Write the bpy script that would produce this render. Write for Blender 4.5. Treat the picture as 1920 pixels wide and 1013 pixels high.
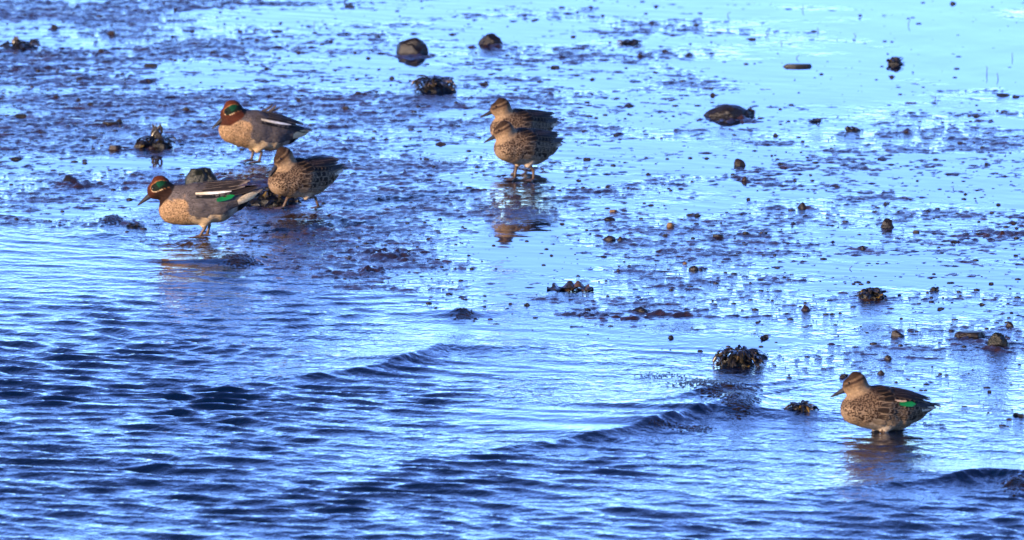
import bpy, math, random
import numpy as np
from mathutils import Vector, Matrix

for o in list(bpy.data.objects):
    bpy.data.objects.remove(o, do_unlink=True)
scene = bpy.context.scene
COL = scene.collection
R = math.radians

# ------------------------------------------------------------------ camera, sky, sun, exposure
CAM_H, PITCH, FPX = 4.57, R(7.0), 24000.0          # eye height (m), downward tilt, focal length in photo pixels
cam_d = bpy.data.cameras.new('camera')
cam = bpy.data.objects.new('camera', cam_d); COL.objects.link(cam)
cam.location = (0, 0, CAM_H)
cam.rotation_euler = (math.pi / 2 - PITCH, 0, 0)
cam_d.sensor_width = 36.0
cam_d.lens = FPX / 1920.0 * 36.0
cam_d.clip_start = 1.0
cam_d.clip_end = 9000.0
cam_d.dof.use_dof = True
cam_d.dof.focus_distance = 36.5
cam_d.dof.aperture_fstop = 11.0
scene.camera = cam

SUN_EL = R(14.0)
SUN_DIR = Vector((-0.73, -0.68, 0)).normalized()     # horizontal direction towards the sun (behind the camera, to the left)
world = bpy.data.worlds.new('World'); scene.world = world
world.use_nodes = True
wn, wl = world.node_tree.nodes, world.node_tree.links
wn.clear()
sky = wn.new('ShaderNodeTexSky'); sky.sky_type = 'NISHITA'; sky.sun_disc = False
sky.sun_elevation = SUN_EL
sky.sun_rotation = math.atan2(SUN_DIR.x, SUN_DIR.y)
sky.altitude = 0; sky.air_density = 0.6; sky.dust_density = 0.0; sky.ozone_density = 5.0
hsv = wn.new('ShaderNodeGamma'); hsv.inputs['Gamma'].default_value = 1.58
hue = wn.new('ShaderNodeHueSaturation'); hue.inputs['Hue'].default_value = 0.506; hue.inputs['Saturation'].default_value = 0.83
bg = wn.new('ShaderNodeBackground'); bg.inputs['Strength'].default_value = 0.074
wo = wn.new('ShaderNodeOutputWorld')
wl.new(sky.outputs[0], hue.inputs['Color']); wl.new(hue.outputs[0], hsv.inputs['Color']); wl.new(hsv.outputs[0], bg.inputs['Color']); wl.new(bg.outputs[0], wo.inputs['Surface'])

sun_d = bpy.data.lights.new('sun', 'SUN')
sun_d.energy = 3.8; sun_d.angle = R(0.5); sun_d.color = (1.0, 0.74, 0.46)
sun = bpy.data.objects.new('sun', sun_d); COL.objects.link(sun)
to_sun = Vector((SUN_DIR.x * math.cos(SUN_EL), SUN_DIR.y * math.cos(SUN_EL), math.sin(SUN_EL)))
sun.rotation_euler = to_sun.to_track_quat('Z', 'Y').to_euler()
sun.location = to_sun * 20

vs = scene.view_settings
vs.view_transform = 'Standard'; vs.look = 'None'; vs.gamma = 1.0; vs.exposure = 1.4
vs.use_curve_mapping = False

# ------------------------------------------------------------------ pixel <-> ground
CP, SP = math.cos(PITCH), math.sin(PITCH)
def ground(u, v, z=0.0):
    """point on the level z that the photograph shows at pixel (u, v)"""
    dx, dz = (u - 960) / FPX, -(v - 506.5) / FPX
    d = Vector((dx, CP + dz * SP, -SP + dz * CP))
    t = (z - CAM_H) / d.z
    return Vector((d.x * t, d.y * t, z))
def ground_np(u, v):
    dx, dz = (u - 960) / FPX, -(v - 506.5) / FPX
    t = -CAM_H / (-SP + dz * CP)
    return dx * t, (CP + dz * SP) * t
def pixel_np(x, y):
    depth = y * CP + CAM_H * SP
    up = y * SP - CAM_H * CP
    depth = np.maximum(depth, 5.0)
    return 960 + FPX * x / depth, 506.5 - FPX * up / depth
def ppm(v):
    """photo pixels per metre for something standing on the ground at row v"""
    p = ground(960, v)
    return FPX / (p.y * CP + CAM_H * SP)

# ------------------------------------------------------------------ small toolbox
rng = np.random.default_rng(7)
def mesh_np(name, V, F, smooth=True):
    V = np.asarray(V, np.float32); F = np.asarray(F, np.int32)
    me = bpy.data.meshes.new(name)
    k = F.shape[1]
    me.vertices.add(len(V)); me.vertices.foreach_set('co', V.ravel())
    me.loops.add(F.size); me.loops.foreach_set('vertex_index', F.ravel())
    me.polygons.add(len(F)); me.polygons.foreach_set('loop_start', np.arange(0, F.size, k, dtype=np.int32))
    me.update(calc_edges=True)
    if smooth:
        me.polygons.foreach_set('use_smooth', np.ones(len(F), bool))
    me.validate()
    return me
def set_col(me, C, name='Col'):
    a = me.color_attributes.new(name, 'FLOAT_COLOR', 'POINT')
    C = np.asarray(C, np.float32)
    if C.shape[1] == 3: C = np.concatenate([C, np.ones((len(C), 1), np.float32)], 1)
    a.data.foreach_set('color', C.ravel())
def set_float(me, name, A):
    a = me.attributes.new(name, 'FLOAT', 'POINT'); a.data.foreach_set('value', np.asarray(A, np.float32))
def link(name, me, mat=None, parent=None):
    o = bpy.data.objects.new(name, me); COL.objects.link(o)
    if mat is not None and me is not None and not me.materials: me.materials.append(mat)
    if parent is not None: o.parent = parent
    return o
def tag(o, label=None, cat=None, group=None, kind=None):
    if label: o['label'] = label
    if cat: o['category'] = cat
    if group: o['group'] = group
    if kind: o['kind'] = kind
    return o
def hash01(i, j, k, seed):
    n = (i * 374761393 + j * 668265263 + k * 2147483647 + seed * 1274126177) & 0xffffffff
    n = ((n ^ (n >> 13)) * 1274126177) & 0xffffffff
    n = ((n ^ (n >> 16)) * 2246822519) & 0xffffffff
    return ((n ^ (n >> 15)) & 0xffffff) / float(0xffffff)
def vnoise(x, y, seed=0):
    i, j = np.floor(x).astype(np.int64), np.floor(y).astype(np.int64)
    fx, fy = x - i, y - j
    fx = fx * fx * fx * (fx * (fx * 6 - 15) + 10); fy = fy * fy * fy * (fy * (fy * 6 - 15) + 10)
    z = np.zeros_like(i)
    a, b = hash01(i, j, z, seed), hash01(i + 1, j, z, seed)
    c, d = hash01(i, j + 1, z, seed), hash01(i + 1, j + 1, z, seed)
    return (a * (1 - fx) + b * fx) * (1 - fy) + (c * (1 - fx) + d * fx) * fy - 0.5
def fbm(x, y, octaves=5, gain=0.55, seed=0):
    s, a = 0, 1.0
    for o in range(octaves):
        c, sn = math.cos(0.6 * o), math.sin(0.6 * o)
        s = s + a * vnoise((c * x - sn * y) * 2 ** o + 17.3 * o, (sn * x + c * y) * 2 ** o - 9.1 * o, seed + o)
        a *= gain
    return s
def sstep(a, b, x):
    t = np.clip((x - a) / (b - a), 0, 1); return t * t * (3 - 2 * t)
def shepard(u, v, anchors, sig, aspect=1.0):
    num = np.zeros_like(u); den = np.full_like(u, 1e-9)
    for (a, b, val) in anchors:
        w = np.exp(-(((u - a) / sig) ** 2 + ((v - b) * aspect / sig) ** 2) * 0.5) + 1e-7 / (1 + ((u - a) / sig) ** 2 + ((v - b) / sig) ** 2)
        num += w * val; den += w
    return num / den

class NT:
    """tiny node-tree writer"""
    def __init__(self, name):
        self.m = bpy.data.materials.new(name); self.m.use_nodes = True
        self.n, self.l = self.m.node_tree.nodes, self.m.node_tree.links
        self.p = self.n['Principled BSDF']
        self.tc = None
    def set(self, **kw):
        for k, v in kw.items(): self.p.inputs[k.replace('_', ' ')].default_value = v
        return self
    def obj(self):
        if self.tc is None: self.tc = self.n.new('ShaderNodeTexCoord')
        return self.tc.outputs['Object']
    def put(self, sock, val):
        if isinstance(val, bpy.types.NodeSocket): self.l.new(val, sock)
        else: sock.default_value = val
    def mapping(self, scale=(1, 1, 1), rot=(0, 0, 0), src=None):
        m = self.n.new('ShaderNodeMapping'); m.inputs['Scale'].default_value = scale; m.inputs['Rotation'].default_value = rot
        self.l.new(src or self.obj(), m.inputs['Vector']); return m.outputs[0]
    def noise(self, scale, detail=3, rough=0.55, vec=None, dist=0.0):
        t = self.n.new('ShaderNodeTexNoise'); t.inputs['Scale'].default_value = scale; t.inputs['Detail'].default_value = detail
        t.inputs['Roughness'].default_value = rough; t.inputs['Distortion'].default_value = dist
        self.l.new(vec or self.obj(), t.inputs['Vector']); return t.outputs['Fac']
    def voronoi(self, scale, feature='F1', vec=None, out='Distance', rand=1.0):
        t = self.n.new('ShaderNodeTexVoronoi'); t.feature = feature; t.inputs['Scale'].default_value = scale; t.inputs['Randomness'].default_value = rand
        self.l.new(vec or self.obj(), t.inputs['Vector']); return t.outputs[out]
    def math(self, op, a, b=0.0, clamp=False):
        t = self.n.new('ShaderNodeMath'); t.operation = op; t.use_clamp = clamp
        self.put(t.inputs[0], a); self.put(t.inputs[1], b); return t.outputs[0]
    def ramp(self, fac, stops):
        t = self.n.new('ShaderNodeValToRGB'); e = t.color_ramp.elements
        while len(e) < len(stops): e.new(0.5)
        for s, (p, c) in zip(e, stops):
            s.position = p; s.color = (*c, 1) if len(c) == 3 else c
        self.l.new(fac, t.inputs[0]); return t.outputs['Color']
    def mix(self, fac, a, b, mode='MIX'):
        t = self.n.new('ShaderNodeMix'); t.data_type = 'RGBA'; t.blend_type = mode
        self.put(t.inputs[0], fac)
        self.put(t.inputs[6], a if isinstance(a, bpy.types.NodeSocket) else (*a, 1))
        self.put(t.inputs[7], b if isinstance(b, bpy.types.NodeSocket) else (*b, 1))
        return t.outputs[2]
    def attr(self, name, out='Color'):
        t = self.n.new('ShaderNodeAttribute'); t.attribute_name = name; return t.outputs[out]
    def bump(self, h, strength=1.0, dist=0.002):
        t = self.n.new('ShaderNodeBump'); t.inputs['Distance'].default_value = dist
        self.put(t.inputs['Strength'], strength)
        self.l.new(h, t.inputs['Height']); self.l.new(t.outputs[0], self.p.inputs['Normal']); return self
    def col(self, s): self.put(self.p.inputs['Base Color'], s); return self

# ------------------------------------------------------------------ materials of the setting
m = NT('sea_water').set(Roughness=0.03, IOR=1.38)
m.col((0.0005, 0.0060, 0.026, 1))
ruf = m.attr('ruffle', 'Fac')
fine = m.noise(1.0, 3, 0.6, m.mapping((52, 34, 1), (0, 0, R(-32))))
fine2 = m.noise(1.0, 2, 0.5, m.mapping((20, 14, 1), (0, 0, R(15))))
h = m.math('ADD', m.math('MULTIPLY', fine, 0.5), fine2)
m.bump(h, m.math('MULTIPLY', ruf, 1.0, True), 0.009)
M_WATER = m.m

m = NT('wet_mud').set(IOR=1.42)
c = m.ramp(m.noise(9, 5, 0.6), [(0.3, (0.009, 0.0045, 0.003)), (0.5, (0.026, 0.011, 0.005)), (0.78, (0.08, 0.032, 0.012))])
m.col(c)
rr = m.n.new('ShaderNodeMapRange'); rr.inputs[1].default_value = 0.35; rr.inputs[2].default_value = 0.65; rr.inputs[3].default_value = 0.05; rr.inputs[4].default_value = 0.30
m.l.new(m.noise(1.0, 4, 0.6, m.mapping((14, 9, 1))), rr.inputs[0]); m.l.new(rr.outputs[0], m.p.inputs['Roughness'])
m.bump(m.noise(1.0, 4, 0.65, m.mapping((75, 55, 75))), 0.9, 0.005)
M_MUD = m.m

# ------------------------------------------------------------------ mudflat and water: two sheets that reach the horizon
def axis(lo, hi, step, far_lo, far_hi):
    core = np.arange(lo, hi + step / 2, step)
    up, s = [], step
    x = core[-1]
    while x < far_hi:
        s *= 1.35; x += s; up.append(min(x, far_hi))
    dn, s = [], step
    x = core[0]
    while x > far_lo:
        s *= 1.35; x -= s; dn.append(max(x, far_lo))
    return np.array(dn[::-1] + list(core) + up)
y_near, y_far = ground(960, 1075).y, ground(960, -55).y
XS = axis(-1.95, 1.95, 0.0085, -2500, 2500)
YS = axis(y_near, y_far, 0.0155, -60, 5000)
GX, GY = np.meshgrid(XS, YS)
nx, ny = len(XS), len(YS)
idx = np.arange(nx * ny).reshape(ny, nx)
QUADS = np.stack([idx[:-1, :-1], idx[:-1, 1:], idx[1:, 1:], idx[1:, :-1]], -1).reshape(-1, 4)
PU, PV = pixel_np(GX, GY)
CU, CV = np.clip(PU, -150, 2070), np.clip(PV, -60, 1080)
core = (sstep(-2.6, -1.95, GX) * (1 - sstep(1.95, 2.6, GX)) * sstep(y_near - 1, y_near, GY) * (1 - sstep(y_far, y_far + 1.5, GY)))

# where the sea is (signed distance to the water's edge in metres, positive on the seaward side)
SHORE = [(-900, 330), (-200, 395), (0, 418), (150, 425), (300, 452), (400, 472), (500, 500), (640, 530), (760, 560), (870, 600),
         (1000, 620), (1150, 640), (1280, 660), (1370, 700), (1430, 760), (1480, 790), (1600, 800), (1760, 812), (1920, 835), (2200, 880), (3200, 960)]
def poly_dist(x, y, pts):
    """distance, signed side (left of the path positive) and running length along the nearest point of a path"""
    best = np.full(x.shape, 1e9); side = np.zeros_like(best); run = np.zeros_like(best)
    acc = 0.0
    for (ax, ay), (bx, by) in zip(pts[:-1], pts[1:]):
        ex, ey = bx - ax, by - ay
        L2 = ex * ex + ey * ey; L = math.sqrt(L2)
        t = np.clip(((x - ax) * ex + (y - ay) * ey) / L2, 0, 1)
        qx, qy = x - (ax + t * ex), y - (ay + t * ey)
        d = np.hypot(qx, qy); s = np.sign(ex * qy - ey * qx)
        m_ = d < best
        best = np.where(m_, d, best); side = np.where(m_, s, side); run = np.where(m_, acc + t * L, run)
        acc += L
    return best, side, run, acc
shore_w = [tuple(ground(u, v)[:2]) for u, v in SHORE]
d_, s_, _, _ = poly_dist(GX, GY, shore_w)
SEA = -d_ * s_

# loose pebbles: column, row of the foot, width, height in photo pixels
PEB = [(282,125,28,9),(210,66,13,12),(102,54,13,11),(190,97,12,9),(202,118,22,7),(105,185,12,9),(147,190,11,8),(170,199,13,10),(275,154,26,8),(65,80,20,9),(735,148,12,10),
       (848,66,17,7),(908,160,18,7),(1040,128,21,7),(1033,177,10,6),(672,178,18,8),(648,207,14,10),(712,376,10,8),(800,300,12,6),(1180,200,22,7),(1525,60,12,6),(1305,48,9,5),
       (1223,46,10,6),(1247,98,12,6),(1410,75,16,6),(1200,107,10,9),(1290,106,12,7),(1672,146,10,9),(1336,180,10,8),(1420,320,9,5),(1465,309,17,8),(1660,384,9,10),(1325,298,12,6),
       (1277,355,14,6),(1215,328,10,5),(1095,248,10,5),(1155,255,11,7),(1268,246,11,5),(1454,255,11,9),(1540,140,10,6),(1765,580,14,7),(1842,572,13,6),(1761,582,10,6),(1858,533,12,6),
       (1905,780,14,10),(1915,782,12,9),(1855,736,9,7),(1748,688,6,4),(1420,606,10,6),(1436,632,11,7),(1313,660,11,7),(988,573,13,9),(957,571,8,5),(1034,480,9,6),(803,449,9,5),(674,447,8,5),
       (1247,443,10,6),(1307,406,10,6),(1294,405,14,6),(1100,432,8,5),(1054,421,11,6),(1220,386,14,6),(1297,432,9,4),(1403,375,9,7),(1391,403,9,4),(1685,400,9,6),(1740,398,12,6),(1810,365,9,6),
       (1872,385,10,7),(1640,398,14,5),(1570,352,10,6),(1490,340,9,6),(880,480,10,5),(930,505,9,5),(1360,512,9,5),(1240,472,8,5),(1180,500,10,5),(1560,590,12,6),(1575,588,9,5),(1690,598,7,5),
       (660,330,10,6),(700,260,9,5),(620,240,12,6),(826,272,22,10),(560,190,10,6),(500,130,12,6),(450,60,12,6),(520,60,26,7),(655,14,22,8),(620,80,10,6),(690,110,9,5),(560,100,9,5),
       (360,60,10,5),(400,100,11,5),(330,20,10,6),(240,15,9,5),(150,150,16,6),(40,220,24,8),(30,300,22,7),(80,250,14,6),(60,395,12,6),(250,330,12,6),(180,260,16,6),(130,240,10,5),
       (1230,14,9,6),(1130,30,10,5),(1075,70,10,6),(1000,40,11,5),(960,110,9,5),(870,200,9,5),(1110,150,9,5),(1100,300,16,7),(1085,340,12,6),(1140,352,11,5),(1880,180,30,8),(1905,183,16,7),
       (1830,220,12,6),(1800,270,10,6),(1700,250,9,5),(1650,300,11,5),(1560,280,10,5),(1720,340,9,5),(1850,310,9,6),(1900,420,10,6),(1860,400,9,5),(1790,455,18,6),(1905,480,10,5)]
STONES = [(772, 102, 60, 37), (920, 85, 46, 26), (1340, 222, 60, 28), (1395, 222, 50, 28), (1818, 636, 60, 13), (920, 84, 50, 26), (140, 344, 46, 17), (1387, 311, 26, 19), (1396, 341, 12, 13), (1505, 391, 22, 16), (1511, 583, 24, 15), (1684, 631, 27, 17), (1871, 652, 46, 33), (1893, 613, 17, 12), (1665, 675, 17, 13), (1652, 702, 16, 11), (1580, 709, 14, 9), (1201, 586, 36, 13), (1301, 507, 20, 11), (1314, 507, 9, 6), (1284, 495, 10, 6), (1143, 451, 28, 13), (1163, 452, 16, 12), (1345, 447, 24, 8), (1398, 441, 15, 7), (1432, 440, 16, 5), (1143, 413, 26, 8), (1150, 398, 15, 5), (1618, 468, 14, 11), (1718, 436, 15, 6), (1585, 418, 12, 5), (206, 235, 36, 7), (223, 233, 15, 12), (215, 282, 26, 11), (350, 209, 18, 10), (329, 216, 10, 5), (262, 278, 24, 16), (284, 280, 12, 7)]
# mud relief
n1 = fbm(GX * 3.6, GY * 7.5, 6, 0.80, 3)
n2 = fbm(GX * 15, GY * 19, 4, 0.7, 11)
n3 = vnoise(GX * 90, GY * 60, 21) + vnoise(GX * 47, GY * 31, 29)
low = fbm(GX * 2.0, GY * 2.2, 4, .6, 33); low = low / low.std()
n = 0.7 * low + 0.55 * n1 / n1.std() + 0.55 * n2 / n2.std() + 0.95 * n3 / n3.std()
n = n / n.std()
EXPOSED = [(60, 60, -.10), (300, 60, .05), (600, 40, .30), (120, 220, .0), (420, 120, .20), (100, 330, .15), (330, 390, .05), (560, 300, .25),
           (700, 150, .35), (720, 330, .2), (620, 430, .1), (760, 480, .0), (900, 60, .65), (1000, 160, .6), (1100, 280, .35), (900, 420, .7),
           (1200, 120, .9), (1250, 220, .5), (1150, 410, .55), (1400, 40, 1.7), (1600, 60, 2.2), (1850, 80, 2.1), (1500, 150, 1.6), (1750, 180, 1.4),
           (1500, 300, .6), (1750, 330, .6), (1880, 260, .9), (1350, 420, .6), (1550, 440, .6), (1800, 470, .4), (1150, 520, .9), (1400, 510, .75),
           (1620, 480, .45), (1850, 560, .8), (1200, 590, .75), (1050, 590, .8), (1500, 620, 1.3), (1700, 640, 1.3), (1250, 660, 2.2), (1500, 720, 2.2),
           (1800, 740, 1.5), (1100, 650, 2.4), (950, 540, .7), (860, 520, .45), (700, 520, .4), (450, 420, .2), (1000, 340, .4), (1100, 480, .9)]
thr = shepard(CU, CV, EXPOSED, 95.0, 1.7)
relief = 0.0026 * (n - thr - 0.16)
def mound(u, v, ru, rv, hgt):
    x0, y0 = ground_np(u, v); k = ppm(v)
    rx, ry = ru / k, rv / k / SP
    i0, i1 = np.searchsorted(XS, (x0 - 3 * rx, x0 + 3 * rx)); j0, j1 = np.searchsorted(YS, (y0 - 3 * ry, y0 + 3 * ry))
    w_ = (slice(j0, j1), slice(i0, i1))
    return w_, hgt * np.exp(-(((GX[w_] - x0) / rx) ** 2 + ((GY[w_] - y0) / ry) ** 2))
for (u, v, ru, rv, hg) in [(740, 477, 60, 7, .013), (700, 509, 40, 4, .012), (660, 512, 40, 3, .008), (1160, 597, 60, 4, .010), (1250, 590, 45, 4, .010), (1090, 590, 60, 3, .007), (1390, 590, 40, 3, .004),
                           (860, 560, 40, 5, .004), (120, 480 - 380, 90, 10, .004), (60, 130, 110, 10, .004), (560, 430, 80, 10, .003), (1460, 500, 60, 7, .005),
                           (440, 345, 70, 9, .004), (140, 345, 50, 4, .004), (1210, 640, 30, 4, .003), (1880, 440, 90, 8, .004), (240, 420, 60, 6, .004)]:
    w_, b_ = mound(u, v, ru, rv, hg)
    relief[w_] += b_ * (0.6 + 0.4 * n[w_])
for (u, v, w, h_) in PEB + STONES:                                  # every pebble and stone sits on a little raised mud
    w_, b_ = mound(u + 0.15 * w, v - 2, w * 0.75, 3.0, .0042) if w < 44 else mound(u, v + 4, w * .7, 6.0, .0075)
    relief[w_] += b_ * (0.6 + 0.4 * n[w_])
under = sstep(-0.05, 0.35, SEA)
MZ = relief * (1 - under) + (-0.012 - 0.05 * np.clip(SEA, 0, 3)) * under
MZ = MZ * core + (1 - core) * np.where(SEA > 0, -0.2, 0.0016 * (fbm(GX * .8, GY * .5, 4, .6, 5) / 0.35 - 0.6))
mud_me = mesh_np('mudflat', np.stack([GX, GY, MZ], -1).reshape(-1, 3), QUADS)
mud = link('mudflat', mud_me, M_MUD)
tag(mud, 'dark brown wet tidal mud with pebbles and shallow puddles', kind='structure')

# wave energy over the water, read off the photograph
ENERGY = [(100, 900, 1.0), (500, 900, 1), (900, 930, 1.0), (1300, 960, .95), (1700, 970, .95), (1900, 990, 1), (100, 700, .95), (400, 700, 1.0),
          (700, 730, .9), (200, 600, .85), (450, 600, .7), (80, 530, .55), (300, 510, .35), (500, 550, .45), (650, 610, .5), (760, 670, .6),
          (900, 660, .35), (1000, 700, .28), (1150, 750, .22), (1000, 780, .4), (800, 820, .8), (1100, 880, .65), (1300, 880, .4), (1450, 890, .22),
          (1600, 960, .7), (1650, 850, .22), (1850, 850, .25), (1250, 700, .25), (1500, 800, .18), (100, 450, .25), (1100, 650, .15),
          (300, 380, .03), (600, 450, .05), (900, 450, .03), (1300, 500, .03), (1600, 650, .03), (1850, 700, .03), (600, 200, .03), (1500, 200, .015), (100, 200, .03), (1800, 50, .0)]
en = shepard(CU, CV, ENERGY, 75.0, 1.6)
en = en * (1 - 0.9 * sstep(0.05, -0.4, SEA) * (en > 0.05))
for pts in ([(830, 856), (960, 838), (1050, 826), (1200, 803), (1300, 782), (1345, 772)], [(520, 712), (620, 700), (720, 686), (800, 664), (845, 648)], [(1440, 925), (1600, 917), (1760, 906), (1850, 896), (1930, 902), (2050, 915)]):
    d_, s_, _, _ = poly_dist(GX, GY, [tuple(ground(u, v)[:2]) for u, v in pts])       # glassy water behind each wavelet
    en = en * (1 - 0.7 * np.where(s_ > 0, np.exp(-(d_ / .45) ** 2), np.exp(-(d_ / .05) ** 2)))
WZ = np.zeros_like(GX)
DX = np.zeros_like(GX); DY = np.zeros_like(GX)
wx = 0.22 * fbm(GX * .8, GY * .8, 3, .45, 41); wy = 0.26 * fbm(GX * .8, GY * .6, 3, .45, 47)
base_dir = R(66)
r2 = random.Random(5)
cm = core > 0.02
gx, gy = (GX + wx)[cm], (GY + wy)[cm]
acc = np.zeros(gx.shape); ddx = np.zeros(gx.shape); ddy = np.zeros(gx.shape)
NW = 110
for q in range(NW):
    lam = math.exp(r2.gauss(math.log(0.092), 0.42)); lam = min(max(lam, 0.042), 0.9)
    th = base_dir + r2.gauss(0, 0.30)
    k = 2 * math.pi / lam
    slope = 0.0275 * (1.0 if lam < 0.25 else 0.5)
    ph = r2.uniform(0, 6.283)
    kx, ky = k * math.cos(th), k * math.sin(th)
    a = slope / k
    arg = kx * gx + ky * gy + ph
    acc += a * np.cos(arg)
    ddx -= 0.7 * a * math.cos(th) * np.sin(arg); ddy -= 0.7 * a * math.sin(th) * np.sin(arg)
patch = 0.8 + 0.75 * fbm(gx * 1.3 + 5, gy * 0.7, 3, .5, 61)
WZ[cm] = acc * en[cm] * patch * core[cm]
DX[cm] = ddx * en[cm] * patch * core[cm]; DY[cm] = ddy * en[cm] * patch * core[cm]

def crest(pts, heights, back, front, streak=0.0, flip=1):
    """an asymmetrical ridge of water along a line: gentle on the far side, steep on the camera side"""
    global WZ
    w = [tuple(ground(u, v)[:2]) for u, v in pts]
    d, s, run, L = poly_dist(GX, GY, w)
    ls = [0.0]
    for a, b in zip(w[:-1], w[1:]): ls.append(ls[-1] + math.hypot(b[0] - a[0], b[1] - a[1]))
    hh = 0.68 * np.interp(run, ls, heights) * (1 + 0.45 * vnoise(run * 7 + heights[1] * 900, 0 * run, 67) + 0.4 * vnoise(run * 19, 0 * run + 3, 68))
    s = s * flip
    prof = np.where(s > 0, np.exp(-(d / back) ** 1.15), np.exp(-(d / front) ** 1.1))
    WZ = WZ + hh * prof * (1 + 0.0 * d)
    if streak:
        wob = 6.283 * run / 0.038 + 5 * vnoise(run * 25, d * 6, 71)
        WZ = WZ + streak * np.sin(wob) * np.where(s < 0, np.exp(-((d - 0.05) / 0.09) ** 2), 0) * (hh / (max(heights) + 1e-6))
crest([(830, 858), (960, 840), (1060, 830), (1180, 810), (1270, 788), (1325, 774), (1352, 776), (1362, 792)], [0, .010, .016, .026, .040, .044, .030, .0], .28, .038, .0042)
crest([(1150, 772), (1280, 752), (1360, 738), (1402, 746)], [0, .012, .022, .004], .20, .032, .003)
crest([(520, 716), (620, 704), (720, 690), (790, 668), (830, 652), (856, 652), (870, 664)], [0, .018, .026, .028, .024, .014, .0], .20, .036, .003)
crest([(1440, 925), (1600, 917), (1760, 906), (1850, 896), (1930, 902), (2050, 915)], [0, .010, .024, .036, .038, .03], .22, .040, .0035)
crest([(380, 497), (430, 488), (495, 492)], [0, .016, .0], .12, .05, .001)
crest([(120, 446), (200, 442), (320, 452)], [0, .010, .0], .2, .06, 0)
crest([(820, 598), (860, 588), (890, 596)], [0, .014, .0], .10, .05, .001)
for (u, v, ru, rv, hg) in [(1385, 762, 38, 13, .020), (1340, 735, 60, 14, .012), (455, 492, 34, 8, .014), (212, 413, 22, 8, .012), (868, 591, 20, 7, .007), (1912, 912, 34, 11, .016)]:
    w_, b_ = mound(u, v, ru, rv, hg); WZ[w_] += b_                     # tongues of water where the wavelets run out
WZ = WZ * core
small = (fbm(GX * 6, GY * 2.5, 3, .5, 81)) * 0.0006 * core
wv = np.stack([GX + DX, GY + DY, WZ + small], -1).reshape(-1, 3)
water_me = mesh_np('water', wv, QUADS)
rough_map = np.clip(0.10 + 0.9 * en, 0, 1)
# breeze-ruffled strips on the puddles
strip = fbm(GX * 1.6, GY * 1.8, 5, .6, 91); strip = 0.75 * low + 0.6 * strip / strip.std()
calm = shepard(CU, CV, [(1600, 60, -1.6), (1850, 120, -1.4), (1450, 120, -1.0), (1200, 60, -.6), (900, 60, 0.0), (300, 100, .7), (100, 300, .6), (600, 250, .5), (1000, 300, .3),
                        (1500, 300, .0), (1800, 350, -.2), (1300, 450, -.1), (1600, 600, -.3), (1200, 600, -.2), (1650, 830, 2.2), (1850, 850, 2.2), (1500, 780, 1.6), (1270, 720, 2.6), (1340, 735, 2.6), (820, 580, 2.0), (430, 480, 2.0), (1100, 660, 1.0)], 150.0)
puddle = np.clip(0.20 + 0.42 * (strip + calm), 0.0, 1.0)
ruffle = np.where(en > 0.1, np.maximum(rough_map * 0.72, puddle * (1 - 0.5 * en)), puddle)
ruffle = ruffle * core + (1 - core) * 0.5
set_float(water_me, 'ruffle', ruffle.ravel())
water = link('water', water_me, M_WATER)
tag(water, 'shallow blue rippled sea water lapping over the mudflat', kind='structure')

# ------------------------------------------------------------------ ducks
def surface_nets(F, org, h):
    """closed smooth quad mesh of the zero level of a sampled distance field"""
    S = F < 0
    nx_, ny_, nz_ = F.shape
    cs = np.zeros((nx_ - 1, ny_ - 1, nz_ - 1), np.int8)
    for a in (0, 1):
        for b in (0, 1):
            for c in (0, 1):
                cs += S[a:nx_ - 1 + a, b:ny_ - 1 + b, c:nz_ - 1 + c]
    act = (cs > 0) & (cs < 8)
    ids = -np.ones(cs.shape, np.int64); cell = np.argwhere(act); ids[act] = np.arange(len(cell))
    P = np.zeros((len(cell), 3)); cnt = np.zeros(len(cell))
    cor = [(a, b, c) for a in (0, 1) for b in (0, 1) for c in (0, 1)]
    for i, p in enumerate(cor):
        for q in cor[i + 1:]:
            if sum(abs(p[k] - q[k]) for k in range(3)) != 1: continue
            f0 = F[cell[:, 0] + p[0], cell[:, 1] + p[1], cell[:, 2] + p[2]]; f1 = F[cell[:, 0] + q[0], cell[:, 1] + q[1], cell[:, 2] + q[2]]
            x = (f0 < 0) != (f1 < 0)
            t = np.where(x, f0 / np.where(x, f0 - f1, 1), 0)[:, None]
            P += np.where(x[:, None], np.array(p) * (1 - t) + np.array(q) * t, 0); cnt += x
    V = org + (cell + P / cnt[:, None]) * h
    quads = []
    for ax in range(3):
        o1, o2 = [(1, 2), (2, 0), (0, 1)][ax]
        sl0 = [slice(1, -1)] * 3; sl1 = [slice(1, -1)] * 3
        sl0[ax] = slice(0, -1); sl1[ax] = slice(1, None)
        a_, b_ = S[tuple(sl0)], S[tuple(sl1)]
        e = np.argwhere(a_ != b_); inside = a_[a_ != b_]
        off = np.ones(3, int); off[ax] = 0
        e = e + off
        d1 = np.zeros(3, int); d1[o1] = 1; d2 = np.zeros(3, int); d2[o2] = 1
        g = lambda c_: ids[c_[:, 0], c_[:, 1], c_[:, 2]]
        q = np.stack([g(e - d1 - d2), g(e - d2), g(e), g(e - d1)], 1)
        q[~inside] = q[~inside][:, ::-1]
        quads.append(q)
    return V, np.concatenate(quads)

def smin(a, b, k):
    h = np.maximum(k - np.abs(a - b), 0) / k
    return np.minimum(a, b) - h * h * k * 0.25
def rcone(P, a, b, ra, rb):
    a, b = np.array(a, float), np.array(b, float)
    ba = b - a; t = np.clip(((P - a) @ ba) / (ba @ ba), 0, 1)
    return np.linalg.norm(P - a - t[:, None] * ba, axis=1) - (ra + (rb - ra) * t)

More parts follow.
